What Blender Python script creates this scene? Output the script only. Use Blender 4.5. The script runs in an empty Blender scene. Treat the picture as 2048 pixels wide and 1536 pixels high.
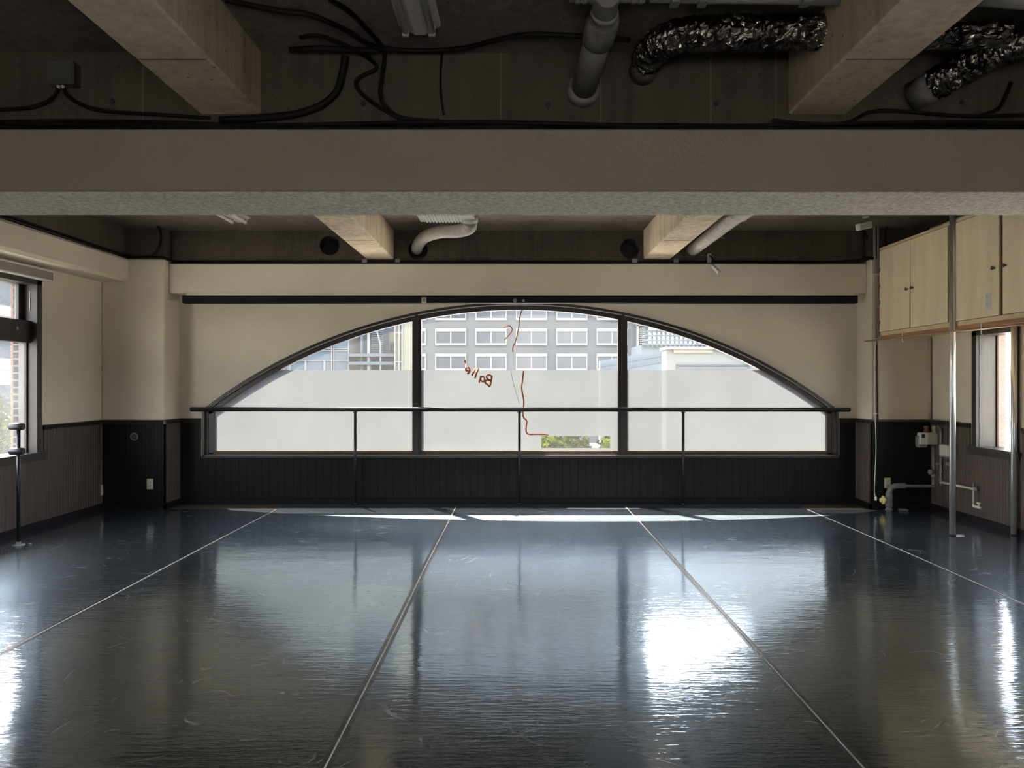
import bpy, math, random
from mathutils import Vector, Matrix
random.seed(7)
S = bpy.context.scene
COL = S.collection
F, CX, CY, H = 1500.0, 1035.0, 766.0, 1.4      # focal length in px of the 2048 frame, vanishing point, eye height

# ------------------------------------------------------------------ camera
cam = bpy.data.cameras.new('camera'); camo = bpy.data.objects.new('camera', cam); COL.objects.link(camo)
camo.location = (0, 0, H); camo.rotation_euler = (math.pi/2, 0, 0)
cam.sensor_width = 36; cam.lens = F/2048*36
cam.shift_x = -(CX-1024)/2048; cam.shift_y = -(768-CY)/2048
cam.clip_start = 0.05; cam.clip_end = 400
S.camera = camo

# ------------------------------------------------------------------ sky, sun, exposure
SUN_DIR = Vector((0.363, -0.55, -1.0)).normalized()
W = bpy.data.worlds.new('sky'); S.world = W; W.use_nodes = True
nt = W.node_tree; nt.nodes.clear()
wo = nt.nodes.new('ShaderNodeOutputWorld'); bg = nt.nodes.new('ShaderNodeBackground'); sk = nt.nodes.new('ShaderNodeTexSky')
sk.sky_type = 'NISHITA'; sk.sun_disc = False
sk.sun_elevation = math.asin(-SUN_DIR.z); sk.sun_rotation = math.atan2(-SUN_DIR.x, -SUN_DIR.y)
sk.dust_density = 3.0; sk.air_density = 1.0; sk.ozone_density = 1.0
bg.inputs['Strength'].default_value = 3.0
hs = nt.nodes.new('ShaderNodeHueSaturation'); hs.inputs['Saturation'].default_value = 0.45
tn_ = nt.nodes.new('ShaderNodeMix'); tn_.data_type = 'RGBA'; tn_.blend_type = 'MULTIPLY'; tn_.inputs[0].default_value = 1.0; tn_.inputs[7].default_value = (1.0, 0.93, 0.82, 1)
nt.links.new(sk.outputs[0], hs.inputs['Color']); nt.links.new(hs.outputs[0], tn_.inputs[6]); nt.links.new(tn_.outputs[2], bg.inputs[0]); nt.links.new(bg.outputs[0], wo.inputs[0])
sl = bpy.data.lights.new('sun', 'SUN'); sl.energy = 110.0; sl.angle = math.radians(0.8); sl.color = (1.0, 0.86, 0.66)
so = bpy.data.objects.new('sun', sl); COL.objects.link(so)
so.rotation_euler = SUN_DIR.to_track_quat('-Z', 'Y').to_euler(); so.location = (-5, 14, 12)
def portal(name, loc, rot, w, h):
    p = bpy.data.lights.new(name, 'AREA'); p.shape = 'RECTANGLE'; p.size = w; p.size_y = h; p.cycles.is_portal = True
    o = bpy.data.objects.new(name, p); COL.objects.link(o); o.location = loc; o.rotation_euler = rot
R90 = math.pi/2
portal('sky_portal', (0, 8.92, 1.45), (-R90, 0, 0), 7.4, 1.85)
for y_, w_ in ((6.12, 2.25),): portal('sky_portal', (-4.95, y_, 1.56), (0, -R90, 0), 1.7, w_)
for y_, w_, z_, h_ in ((4.85, 0.9, 1.31, 1.1), (6.02, 1.2, 1.31, 1.1), (7.22, 0.67, 1.35, 1.2)): portal('sky_portal', (4.9, y_, z_), (0, R90, 0), h_, w_)
S.view_settings.view_transform = 'Standard'; S.view_settings.look = 'None'
S.view_settings.exposure = 0.42; S.view_settings.gamma = 1.0; S.view_settings.use_curve_mapping = False
S.cycles.use_denoising = True; S.cycles.max_bounces = 10; S.cycles.diffuse_bounces = 6
S.cycles.transparent_max_bounces = 16; S.cycles.sample_clamp_indirect = 20.0; S.cycles.blur_glossy = 1.5
S.cycles.caustics_reflective = True; S.cycles.caustics_refractive = False

# ------------------------------------------------------------------ node helpers
def mat(name):
    m = bpy.data.materials.new(name); m.use_nodes = True
    t = m.node_tree; t.nodes.clear()
    return m, t, t.nodes.new('ShaderNodeOutputMaterial')
def N(t, kind, **kw):
    n = t.nodes.new('ShaderNode'+kind)
    for k, v in kw.items():
        if k in n.inputs: n.inputs[k].default_value = v
        else: setattr(n, k, v)
    return n
def L(t, a, b): t.links.new(a, b)
def coords(t, scale=(1, 1, 1), rot=(0, 0, 0)):
    tc = N(t, 'TexCoord'); mp = N(t, 'Mapping'); mp.inputs['Scale'].default_value = scale; mp.inputs['Rotation'].default_value = rot
    L(t, tc.outputs['Object'], mp.inputs['Vector']); return mp.outputs[0]
def ramp(t, src, stops):
    r = N(t, 'ValToRGB'); e = r.color_ramp.elements
    while len(e) < len(stops): e.new(0.5)
    for i, (p, c) in enumerate(stops):
        e[i].position = p; e[i].color = (*c, 1) if len(c) == 3 else c
    L(t, src, r.inputs[0]); return r.outputs[0]
def surf(name, col, rough=0.6, metal=0.0, var=0.15, vscale=3.0, stretch=(1, 1, 1), bump=0.0, bscale=60.0, col2=None, spec=0.5, detail=6):
    """base colour varied by noise, fine relief by a second noise"""
    m, t, out = mat(name)
    p = N(t, 'BsdfPrincipled'); p.inputs['Roughness'].default_value = rough; p.inputs['Metallic'].default_value = metal
    p.inputs['Specular IOR Level'].default_value = spec
    n = N(t, 'TexNoise', Scale=vscale, Detail=detail, Roughness=0.6); L(t, coords(t, stretch), n.inputs['Vector'])
    c2 = col2 or tuple(min(1, c*(1+var)) for c in col); c1 = tuple(c*(1-var) for c in col) if not col2 else col
    L(t, ramp(t, n.outputs[0], [(0.32, c1), (0.68, c2)]), p.inputs['Base Color'])
    if bump:
        b = N(t, 'TexNoise', Scale=bscale, Detail=3.0); L(t, coords(t, stretch), b.inputs['Vector'])
        bm = N(t, 'Bump', Strength=bump, Distance=0.01); L(t, b.outputs[0], bm.inputs['Height']); L(t, bm.outputs[0], p.inputs['Normal'])
    L(t, p.outputs[0], out.inputs[0]); return m

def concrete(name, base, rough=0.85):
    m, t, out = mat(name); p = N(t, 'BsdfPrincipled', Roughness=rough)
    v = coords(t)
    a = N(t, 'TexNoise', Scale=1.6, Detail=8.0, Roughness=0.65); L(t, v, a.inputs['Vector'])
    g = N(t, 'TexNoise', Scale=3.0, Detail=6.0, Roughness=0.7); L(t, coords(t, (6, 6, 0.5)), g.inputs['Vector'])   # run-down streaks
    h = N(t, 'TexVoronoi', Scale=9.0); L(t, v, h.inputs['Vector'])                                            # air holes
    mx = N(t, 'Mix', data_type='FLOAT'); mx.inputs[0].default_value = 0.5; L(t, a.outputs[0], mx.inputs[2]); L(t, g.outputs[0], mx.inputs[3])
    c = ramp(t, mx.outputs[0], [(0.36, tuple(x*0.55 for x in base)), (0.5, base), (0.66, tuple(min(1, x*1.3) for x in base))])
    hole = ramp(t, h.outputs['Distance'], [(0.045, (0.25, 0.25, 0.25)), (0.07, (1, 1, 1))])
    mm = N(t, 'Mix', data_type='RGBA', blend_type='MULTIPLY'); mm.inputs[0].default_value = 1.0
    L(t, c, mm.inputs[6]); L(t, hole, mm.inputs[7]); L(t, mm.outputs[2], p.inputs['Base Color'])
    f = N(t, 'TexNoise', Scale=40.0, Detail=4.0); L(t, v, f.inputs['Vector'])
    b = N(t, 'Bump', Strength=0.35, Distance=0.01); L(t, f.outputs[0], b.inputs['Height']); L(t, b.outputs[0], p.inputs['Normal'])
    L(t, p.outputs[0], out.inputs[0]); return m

M = {}
M['plaster'] = surf('painted_plaster', (0.70, 0.625, 0.50), 0.75, var=0.06, vscale=1.2, bump=0.25, bscale=90)
M['beam_paint'] = surf('pitted_plaster', (0.29, 0.25, 0.215), 0.8, var=0.07, vscale=1.5, bump=0.5, bscale=60)
M['stucco'] = surf('rough_stucco', (0.90, 0.74, 0.625), 0.95, var=0.30, vscale=45, bump=0.6, bscale=70, detail=3)
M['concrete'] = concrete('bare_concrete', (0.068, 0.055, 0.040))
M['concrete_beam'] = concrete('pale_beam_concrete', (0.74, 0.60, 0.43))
M['concrete_beam_shaded'] = concrete('shade_darkened_beam_concrete', (0.56, 0.455, 0.345))  # beam concrete with the near joists' shade put into its colour
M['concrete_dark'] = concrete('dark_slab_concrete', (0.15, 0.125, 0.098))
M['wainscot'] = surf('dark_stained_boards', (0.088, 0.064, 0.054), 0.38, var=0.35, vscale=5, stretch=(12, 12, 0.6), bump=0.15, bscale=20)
M['wainscot_shaded'] = surf('shade_darkened_boards', (0.009, 0.009, 0.0105), 0.5, var=0.2, vscale=5, stretch=(12, 12, 0.6), spec=0.15)  # same wainscot boards, shade put into the colour for camera-facing faces
M['darkwood'] = surf('black_brown_wood', (0.028, 0.022, 0.021), 0.4, var=0.25, vscale=6, bump=0.05)
M['black_board'] = surf('black_painted_board', (0.007, 0.007, 0.009), 0.6, var=0.2, spec=0.2)
M['cable'] = surf('black_cable_rubber', (0.006, 0.006, 0.007), 0.6, var=0.2, spec=0.2)
M['bar_black'] = surf('black_steel_tube', (0.03, 0.032, 0.036), 0.3, metal=0.6, var=0.15)
M['chrome'] = surf('polished_steel_tube', (0.78, 0.77, 0.76), 0.30, metal=0.75, var=0.03)
M['greymetal'] = surf('grey_painted_metal', (0.20, 0.20, 0.19), 0.45, var=0.15)
M['pipegrey'] = surf('grey_pvc_pipe', (0.20, 0.195, 0.185), 0.45, var=0.15)
M['pipedark'] = surf('grey_taped_pipe', (0.13, 0.125, 0.12), 0.6, var=0.3, vscale=20, bump=0.4)
M['paleconduit'] = surf('pale_beige_conduit', (0.50, 0.44, 0.38), 0.45, var=0.06)
M['boxgrey'] = surf('dull_box_enamel', (0.065, 0.065, 0.055), 0.6, var=0.1)
M['white'] = surf('off_white_plastic', (0.72, 0.70, 0.64), 0.45, var=0.05)
M['whitepaint'] = surf('white_enamel', (0.55, 0.52, 0.47), 0.35, var=0.06)
M['ductfabric'] = surf('pale_duct_wrap', (0.50, 0.47, 0.42), 0.5, metal=0.2, var=0.15, vscale=12)
M['cream'] = surf('cream_cabinet_paint', (0.93, 0.77, 0.51), 0.5, var=0.09, vscale=2.5, stretch=(3, 3, 0.5), bump=0.04)
M['creamframe'] = surf('cream_frame_paint', (0.74, 0.60, 0.36), 0.5, var=0.10, vscale=4)
M['rawwood'] = surf('raw_orange_wood', (0.42, 0.22, 0.11), 0.6, var=0.3, vscale=6, stretch=(6, 0.6, 6))
M['brownwood'] = surf('brown_edge_wood', (0.13, 0.07, 0.035), 0.6, var=0.2)
M['ivory'] = surf('ivory_plastic', (0.55, 0.48, 0.32), 0.45, var=0.05)
M['yellow'] = surf('yellowed_plastic_handle', (0.75, 0.62, 0.25), 0.45, var=0.15)
M['blindgrey'] = surf('grey_blind_fabric', (0.28, 0.26, 0.24), 0.7, var=0.06)
M['brick'] = surf('orange_brick', (0.16, 0.062, 0.030), 0.85, var=0.2, vscale=8, bump=0.3)
M['mortar'] = surf('pale_mortar', (0.09, 0.08, 0.068), 0.9)
M['red'] = surf('faded_red_paint', (0.42, 0.11, 0.04), 0.7, var=0.25, vscale=20)
M['chalk'] = surf('white_tape_residue', (0.85, 0.85, 0.82), 0.7)
M['hole'] = surf('dark_sleeve_lining', (0.012, 0.014, 0.022), 0.7)
M['jamb'] = surf('grey_brown_jamb_wood', (0.085, 0.072, 0.062), 0.5, var=0.2, vscale=4, stretch=(8, 8, 0.6))
M['tape'] = surf('clear_seam_tape', (0.60, 0.62, 0.66), 0.28, var=0.3, vscale=8)
M['subfloor'] = surf('bare_brown_floor', (0.10, 0.08, 0.06), 0.4, var=0.3)
# outdoors
M['office'] = surf('blue_grey_facade', (0.040, 0.045, 0.050), 0.8, var=0.03)
M['office_frame'] = surf('pale_window_frame', (0.11, 0.114, 0.118), 0.5, var=0.02)
M['office_glass'] = surf('dull_office_glass', (0.018, 0.025, 0.037), 0.25, var=0.25, vscale=0.6)
M['bluegrey'] = surf('blue_grey_cladding', (0.042, 0.060, 0.080), 0.6, var=0.12, vscale=1.5)
M['palewall'] = surf('pale_rendered_wall', (0.08, 0.084, 0.084), 0.8, var=0.05)
M['creamwall'] = surf('cream_tiled_wall', (0.12, 0.117, 0.09), 0.8, var=0.06)
M['sidewall'] = surf('white_rendered_wall', (0.22, 0.22, 0.215), 0.8, var=0.05)
M['steelblue'] = surf('blue_grey_steel', (0.030, 0.045, 0.060), 0.5, var=0.15)
M['asphalt'] = surf('grey_street_asphalt', (0.16, 0.16, 0.16), 0.9, var=0.15)
M['leaf'] = surf('yellow_green_leaves', (0.006, 0.012, 0.0003), 0.9, col2=(0.017, 0.022, 0.0006), vscale=2.5, spec=0.0)
M['bark'] = surf('brown_bark', (0.12, 0.08, 0.05), 0.9, var=0.3)

def foil():
    m, t, out = mat('crumpled_foil'); p = N(t, 'BsdfPrincipled', Roughness=0.22, Metallic=1.0)
    v = coords(t)
    n = N(t, 'TexNoise', Scale=9.0, Detail=6.0, Roughness=0.65); L(t, v, n.inputs['Vector'])
    r = ramp(t, n.outputs[0], [(0.38, (0.07, 0.065, 0.06)), (0.7, (0.36, 0.33, 0.29))]); L(t, r, p.inputs['Base Color'])
    vo = N(t, 'TexNoise', Scale=16.0, Detail=5.0, Distortion=1.6); L(t, v, vo.inputs['Vector'])
    b = N(t, 'Bump', Strength=0.7, Distance=0.022); L(t, vo.outputs[0], b.inputs['Height'])
    L(t, b.outputs[0], p.inputs['Normal']); L(t, p.outputs[0], out.inputs[0]); return m
M['foil'] = foil()

def vinyl():
    m, t, out = mat('glossy_black_dance_vinyl')
    # long low ripples across the room, as rolled vinyl has, plus a fine texture
    r1 = N(t, 'TexNoise', Scale=1.0, Detail=3.0, Roughness=0.55, Distortion=0.3); L(t, coords(t, (7, 44, 1)), r1.inputs['Vector'])
    r2 = N(t, 'TexNoise', Scale=1.0, Detail=2.0); L(t, coords(t, (1.4, 2.6, 1)), r2.inputs['Vector'])
    b2 = N(t, 'Bump', Strength=1.0, Distance=0.0030); L(t, r2.outputs[0], b2.inputs['Height'])
    b1 = N(t, 'Bump', Strength=1.0, Distance=0.0011); L(t, r1.outputs[0], b1.inputs['Height']); L(t, b2.outputs[0], b1.inputs['Normal'])
    # scratches: thin curved lines in patches
    sc = None
    for k, (s, rot, th, lo) in enumerate([(1.1, 0.4, 0.0022, 0.56), (2.3, 1.3, 0.0030, 0.60), (0.8, 2.2, 0.0016, 0.55)]):
        tc = N(t, 'TexCoord'); w = N(t, 'TexNoise', Scale=1.3+k, Detail=1.0); L(t, tc.outputs['Object'], w.inputs['Vector'])
        ad = N(t, 'VectorMath', operation='MULTIPLY_ADD'); ad.inputs[1].default_value = (0.9, 0.9, 0); L(t, w.outputs['Color'], ad.inputs[0]); L(t, tc.outputs['Object'], ad.inputs[2])
        mp = N(t, 'Mapping'); mp.inputs['Rotation'].default_value = (0, 0, rot); mp.inputs['Scale'].default_value = (1.0, 2.2, 1); mp.inputs['Location'].default_value = (k*7.1, k*3.3, 0)
        L(t, ad.outputs[0], mp.inputs['Vector'])
        vo = N(t, 'TexVoronoi', Scale=s, feature='DISTANCE_TO_EDGE'); L(t, mp.outputs[0], vo.inputs['Vector'])
        ln = N(t, 'Math', operation='LESS_THAN'); ln.inputs[1].default_value = th*s*1.9; L(t, vo.outputs['Distance'], ln.inputs[0])
        mk = N(t, 'TexNoise', Scale=3.1+k, Detail=2.0); L(t, tc.outputs['Object'], mk.inputs['Vector'])
        mr = N(t, 'MapRange'); mr.inputs['From Min'].default_value = lo; mr.inputs['From Max'].default_value = lo+0.1; L(t, mk.outputs[0], mr.inputs['Value'])
        mu = N(t, 'Math', operation='MULTIPLY'); L(t, ln.outputs[0], mu.inputs[0]); L(t, mr.outputs[0], mu.inputs[1])
        if sc is None: sc = mu.outputs[0]
        else:
            mxx = N(t, 'Math', operation='MAXIMUM'); L(t, sc, mxx.inputs[0]); L(t, mu.outputs[0], mxx.inputs[1]); sc = mxx.outputs[0]
    # fine scuffs
    for k, rot in enumerate((0.5, -0.7, 1.4)):
        n = N(t, 'TexNoise', Scale=1.0, Detail=1.0); L(t, coords(t, (3.0, 110, 1), (0, 0, rot)), n.inputs['Vector'])
        mr = N(t, 'MapRange'); mr.inputs['From Min'].default_value = 0.70; mr.inputs['From Max'].default_value = 0.82; mr.inputs['To Max'].default_value = 0.5; L(t, n.outputs[0], mr.inputs['Value'])
        mxx = N(t, 'Math', operation='MAXIMUM'); L(t, sc, mxx.inputs[0]); L(t, mr.outputs[0], mxx.inputs[1]); sc = mxx.outputs[0]
    cn = N(t, 'TexNoise', Scale=2.0, Detail=6.0, Roughness=0.7); L(t, coords(t), cn.inputs['Vector'])
    base = ramp(t, cn.outputs[0], [(0.3, (0.010, 0.0115, 0.014)), (0.7, (0.022, 0.024, 0.029))])
    mc = N(t, 'Mix', data_type='RGBA'); sm = N(t, 'Math', operation='MULTIPLY'); sm.inputs[1].default_value = 0.9
    L(t, sc, sm.inputs[0]); L(t, sm.outputs[0], mc.inputs[0]); L(t, base, mc.inputs[6]); mc.inputs[7].default_value = (0.34, 0.35, 0.36, 1)
    df = N(t, 'BsdfDiffuse'); L(t, mc.outputs[2], df.inputs['Color'])
    lw = N(t, 'LayerWeight', Blend=0.5)
    pw = N(t, 'Math', operation='POWER'); pw.inputs[1].default_value = 2.3; L(t, lw.outputs['Facing'], pw.inputs[0])
    ga = N(t, 'BsdfAnisotropic'); ga.inputs['Roughness'].default_value = 0.075; ga.inputs['Color'].default_value = (0.84, 0.93, 1.02, 1); L(t, b1.outputs[0], ga.inputs['Normal'])
    gb = N(t, 'BsdfAnisotropic'); gb.inputs['Roughness'].default_value = 0.33; gb.inputs['Color'].default_value = (0.62, 0.80, 1.0, 1); L(t, b2.outputs[0], gb.inputs['Normal'])
    mg = N(t, 'MixShader'); mg.inputs[0].default_value = 0.24; L(t, ga.outputs[0], mg.inputs[1]); L(t, gb.outputs[0], mg.inputs[2])
    fa = N(t, 'Math', operation='MULTIPLY_ADD'); fa.inputs[1].default_value = 0.97; fa.inputs[2].default_value = 0.06; L(t, pw.outputs[0], fa.inputs[0])
    ms = N(t, 'MixShader'); L(t, fa.outputs[0], ms.inputs[0]); L(t, df.outputs[0], ms.inputs[1]); L(t, mg.outputs[0], ms.inputs[2])
    L(t, ms.outputs[0], out.inputs[0]); return m
M['vinyl'] = vinyl()

def glass(name, haze, tint=(0.96, 0.98, 1.0)):
    m, t, out = mat(name)
    tr = N(t, 'BsdfTransparent'); tr.inputs[0].default_value = (*tint, 1)
    tl = N(t, 'BsdfTranslucent'); tl.inputs[0].default_value = (0.95, 0.97, 1.0, 1)
    gl = N(t, 'BsdfAnisotropic'); gl.inputs['Roughness'].default_value = 0.02
    n = N(t, 'TexNoise', Scale=2.2, Detail=5.0, Roughness=0.6); L(t, coords(t), n.inputs['Vector'])
    mr = N(t, 'MapRange'); mr.inputs['From Min'].default_value = 0.3; mr.inputs['From Max'].default_value = 0.7
    mr.inputs['To Min'].default_value = haze*0.7; mr.inputs['To Max'].default_value = haze*1.3; L(t, n.outputs[0], mr.inputs['Value'])
    a = N(t, 'MixShader'); L(t, mr.outputs[0], a.inputs[0]); L(t, tr.outputs[0], a.inputs[1]); L(t, tl.outputs[0], a.inputs[2])
    lw = N(t, 'LayerWeight', Blend=0.5); p5 = N(t, 'Math', operation='POWER'); p5.inputs[1].default_value = 5.0; L(t, lw.outputs['Facing'], p5.inputs[0])
    fr = N(t, 'Math', operation='MULTIPLY_ADD'); fr.inputs[1].default_value = 0.9; fr.inputs[2].default_value = 0.02; L(t, p5.outputs[0], fr.inputs[0])
    b = N(t, 'MixShader'); L(t, fr.outputs[0], b.inputs[0]); L(t, a.outputs[0], b.inputs[1]); L(t, gl.outputs[0], b.inputs[2])
    L(t, b.outputs[0], out.inputs[0]); return m
M['glass'] = glass('dusty_window_glass', 0.0035)
M['glass_side'] = glass('side_window_glass', 0.04)
def film():
    m, t, out = mat('frosted_window_film')
    tl = N(t, 'BsdfTranslucent'); tr = N(t, 'BsdfTransparent'); df = N(t, 'BsdfDiffuse')
    n = N(t, 'TexNoise', Scale=1.3, Detail=6.0, Roughness=0.6); L(t, coords(t), n.inputs['Vector'])
    L(t, ramp(t, n.outputs[0], [(0.3, (0.0265, 0.0292, 0.0328)), (0.7, (0.031, 0.034, 0.0375))]), tl.inputs[0])
    df.inputs[0].default_value = (0.4, 0.4, 0.4, 1)
    a = N(t, 'MixShader'); a.inputs[0].default_value = 0.15; L(t, tl.outputs[0], a.inputs[1]); L(t, df.outputs[0], a.inputs[2])
    b = N(t, 'MixShader'); b.inputs[0].default_value = 0.05; L(t, a.outputs[0], b.inputs[1]); L(t, tr.outputs[0], b.inputs[2])
    L(t, b.outputs[0], out.inputs[0]); return m
M['film'] = film()

# ------------------------------------------------------------------ mesh helpers
class MB:
    def __init__(s): s.v = []; s.f = []
    def add(s, vs, fs):
        o = len(s.v); s.v += [tuple(v) for v in vs]; s.f += [tuple(i+o for i in f) for f in fs]; return s
    def box(s, x0, x1, y0, y1, z0, z1):
        return s.add([(x0,y0,z0),(x1,y0,z0),(x1,y1,z0),(x0,y1,z0),(x0,y0,z1),(x1,y0,z1),(x1,y1,z1),(x0,y1,z1)],
                     [(0,3,2,1),(4,5,6,7),(0,1,5,4),(1,2,6,5),(2,3,7,6),(3,0,4,7)])
    def bbox(s, x0, x1, y0, y1, z0, z1, b=0.006):
        """box with chamfered edges"""
        import itertools
        X, Y, Z = (x0, x1), (y0, y1), (z0, z1); vs = []; idx = {}
        for i, j, k in itertools.product((0, 1), repeat=3):
            p = (X[i], Y[j], Z[k]); d = [(b if q == 0 else -b) for q in (i, j, k)]
            for a in range(3):
                q = [p[c]+d[c] if c != a else p[c] for c in range(3)]
                idx[i, j, k, a] = len(vs); vs.append(q)
        f = []
        for a in range(3):
            o = [c for c in range(3) if c != a]
            for s0 in (0, 1):
                r = []
                for u, w in ((0, 0), (1, 0), (1, 1), (0, 1)):
                    q = [0, 0, 0]; q[a] = s0; q[o[0]] = u; q[o[1]] = w; r.append(idx[(*q, a)])
                f.append(r)
        for a in range(3):       # edges along axis a
            o = [c for c in range(3) if c != a]
            for u in (0, 1):
                for w in (0, 1):
                    q0 = [0, 0, 0]; q1 = [0, 0, 0]; q1[a] = 1
                    for q in (q0, q1): q[o[0]] = u; q[o[1]] = w
                    f.append([idx[(*q0, o[0])], idx[(*q1, o[0])], idx[(*q1, o[1])], idx[(*q0, o[1])]])
        for i, j, k in itertools.product((0, 1), repeat=3): f.append([idx[i, j, k, 0], idx[i, j, k, 1], idx[i, j, k, 2]])
        return s.add(vs, f)
    def tube(s, pts, r, n=12, cap=True):
        pts = [Vector(p) for p in pts]; rs = r if isinstance(r, (list, tuple)) else [r]*len(pts)
        rings = []; up = None
        for i, p in enumerate(pts):
            d = (pts[min(i+1, len(pts)-1)] - pts[max(i-1, 0)]).normalized()
            if up is None:
                up = Vector((0, 0, 1)) if abs(d.z) < 0.9 else Vector((0, 1, 0))
            a = d.cross(up).normalized(); up = a.cross(d).normalized()
            rings.append([p + (a*math.cos(2*math.pi*k/n) + up*math.sin(2*math.pi*k/n))*rs[i] for k in range(n)])
        vs = [v for rg in rings for v in rg]; fs = []
        for i in range(len(rings)-1):
            for k in range(n): fs.append((i*n+k, i*n+(k+1) % n, (i+1)*n+(k+1) % n, (i+1)*n+k))
        if cap: fs += [tuple(range(n))[::-1], tuple(range((len(rings)-1)*n, len(rings)*n))]
        return s.add(vs, fs)
    def lathe(s, c, axis, prof, n=20):
        """prof: list of (distance along axis, radius)"""
        a = Vector(axis).normalized(); u = a.orthogonal().normalized(); w = a.cross(u); c = Vector(c); vs = []; fs = []
        for d, r in prof: vs += [c + a*d + (u*math.cos(2*math.pi*k/n) + w*math.sin(2*math.pi*k/n))*r for k in range(n)]
        for i in range(len(prof)-1):
            for k in range(n): fs.append((i*n+k, i*n+(k+1) % n, (i+1)*n+(k+1) % n, (i+1)*n+k))
        fs += [tuple(range(n))[::-1], tuple(range((len(prof)-1)*n, len(prof)*n))]
        return s.add(vs, fs)
    def band(s, xs, lo, hi, y0, y1):
        """solid between the curves lo(x) and hi(x), from y0 to y1"""
        n = len(xs); vs = []
        for x in xs: vs += [(x, y0, lo(x)), (x, y0, hi(x)), (x, y1, lo(x)), (x, y1, hi(x))]
        fs = []
        for i in range(n-1):
            a, b = 4*i, 4*i+4
            fs += [(a, b, b+1, a+1), (a+2, a+3, b+3, b+2), (a, a+2, b+2, b), (a+1, b+1, b+3, a+3)]
        fs += [(0, 1, 3, 2), (4*n-4, 4*n-2, 4*n-1, 4*n-3)]
        return s.add(vs, fs)
    def sweep(s, path, sec):
        """closed section sec(u outward, y) swept along 2D path [(x,z,nx,nz)]"""
        m = len(sec); vs = []; fs = []
        for x, z, nx, nz in path:
            for u, y in sec: vs.append((x+nx*u, y, z+nz*u))
        for i in range(len(path)-1):
            for k in range(m): fs.append((i*m+k, (i+1)*m+k, (i+1)*m+(k+1) % m, i*m+(k+1) % m))
        fs += [tuple(range(m)), tuple(range((len(path)-1)*m, len(path)*m))[::-1]]
        return s.add(vs, fs)
    def build(s, name, m, parent=None, smooth=False):
        me = bpy.data.meshes.new(name); me.from_pydata(s.v, [], s.f); me.update()
        import bmesh
        bm = bmesh.new(); bm.from_mesh(me); bmesh.ops.recalc_face_normals(bm, faces=bm.faces); bm.to_mesh(me); bm.free()
        me.materials.append(M[m])
        if smooth:
            me.polygons.foreach_set('use_smooth', [len(p.vertices) == 4 for p in me.polygons])
        o = bpy.data.objects.new(name, me); COL.objects.link(o)
        if parent is not None:
            o.parent = parent; q = parent; off = Vector((0, 0, 0))
            while q is not None: off += q.location; q = q.parent
            o.location = -off
        return o
def tag(o, label=None, cat=None, group=None, kind=None):
    for k, v in (('label', label), ('category', cat), ('group', group), ('kind', kind)):
        if v: o[k] = v
    return o
def thing(name, loc, label, cat, group=None):
    o = bpy.data.objects.new(name, None); COL.objects.link(o); o.location = loc; o.empty_display_size = 0.1
    return tag(o, label, cat, group)
def struct(o): o['kind'] = 'structure'; return o
def P(px, py, Y): return Vector(((px-CX)*Y/F, Y, H-(py-CY)*Y/F))
def PZ(px, py, z):
    Y = (z-H)*F/(CY-py); return Vector(((px-CX)*Y/F, Y, z))
def lin(a, b, n): return [a+(b-a)*i/(n-1) for i in range(n)]
def smoothpath(pts, sub=6):
    pts = [Vector(p) for p in pts]; out = []
    for i in range(len(pts)-1):
        p0 = pts[max(i-1, 0)]; p1 = pts[i]; p2 = pts[i+1]; p3 = pts[min(i+2, len(pts)-1)]
        for k in range(sub):
            t = k/sub
            out.append(0.5*((2*p1)+(p2-p0)*t+(2*p0-5*p1+4*p2-p3)*t*t+(3*p1-p0-3*p2+p3)*t**3))
    out.append(pts[-1]); return out

# ------------------------------------------------------------------ dimensions
YB = 8.72; XL = -4.63; XR = 4.61; YC = 8.35; XCL = -3.93; XCR = 3.94; YF = -3.0; ZS = 3.13
K = YB/F
ACX = (1040-CX)*K; AR = 1041*K; AZ = H+(CY-606)*K          # arch: centre x, radius, apex height
ZSP = H-(818-CY)*K; ZSILL = H-(911-CY)*K
WX0 = (407-CX)*K; WX1 = (1674-CX)*K
def arc(r_in=0.0):
    R = AR-r_in
    return lambda x: AZ-AR+math.sqrt(max(R*R-(x-ACX)**2, 0.0001))
HALF = math.sqrt(AR*AR-(AR-(AZ-ZSP))**2); AX0 = ACX-HALF; AX1 = ACX+HALF

# ------------------------------------------------------------------ room shell
fl = struct(MB().box(XL-0.25, XR+0.25, YF-0.25, YB+0.2, -0.20, -0.004).build('floor', 'subfloor'))
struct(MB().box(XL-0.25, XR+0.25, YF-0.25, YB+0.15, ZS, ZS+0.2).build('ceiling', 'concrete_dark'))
TW = 0.15   # thickness of the arched wall
wb = MB()
xs = lin(AX0, AX1, 61)
wb.box(XL-0.22, AX0, YB, YB+TW, ZSP, ZS); wb.box(AX1, XR+0.22, YB, YB+TW, ZSP, ZS)
wb.band(xs, arc(), lambda x: ZS, YB, YB+TW)
wb.box(XL-0.22, WX0, YB, YB+TW, -0.2, ZSP); wb.box(WX1, XR+0.22, YB, YB+TW, -0.2, ZSP)
wb.box(WX0, WX1, YB, YB+TW, -0.2, ZSILL)
wall_back = struct(wb.build('wall_back', 'plaster'))

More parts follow.
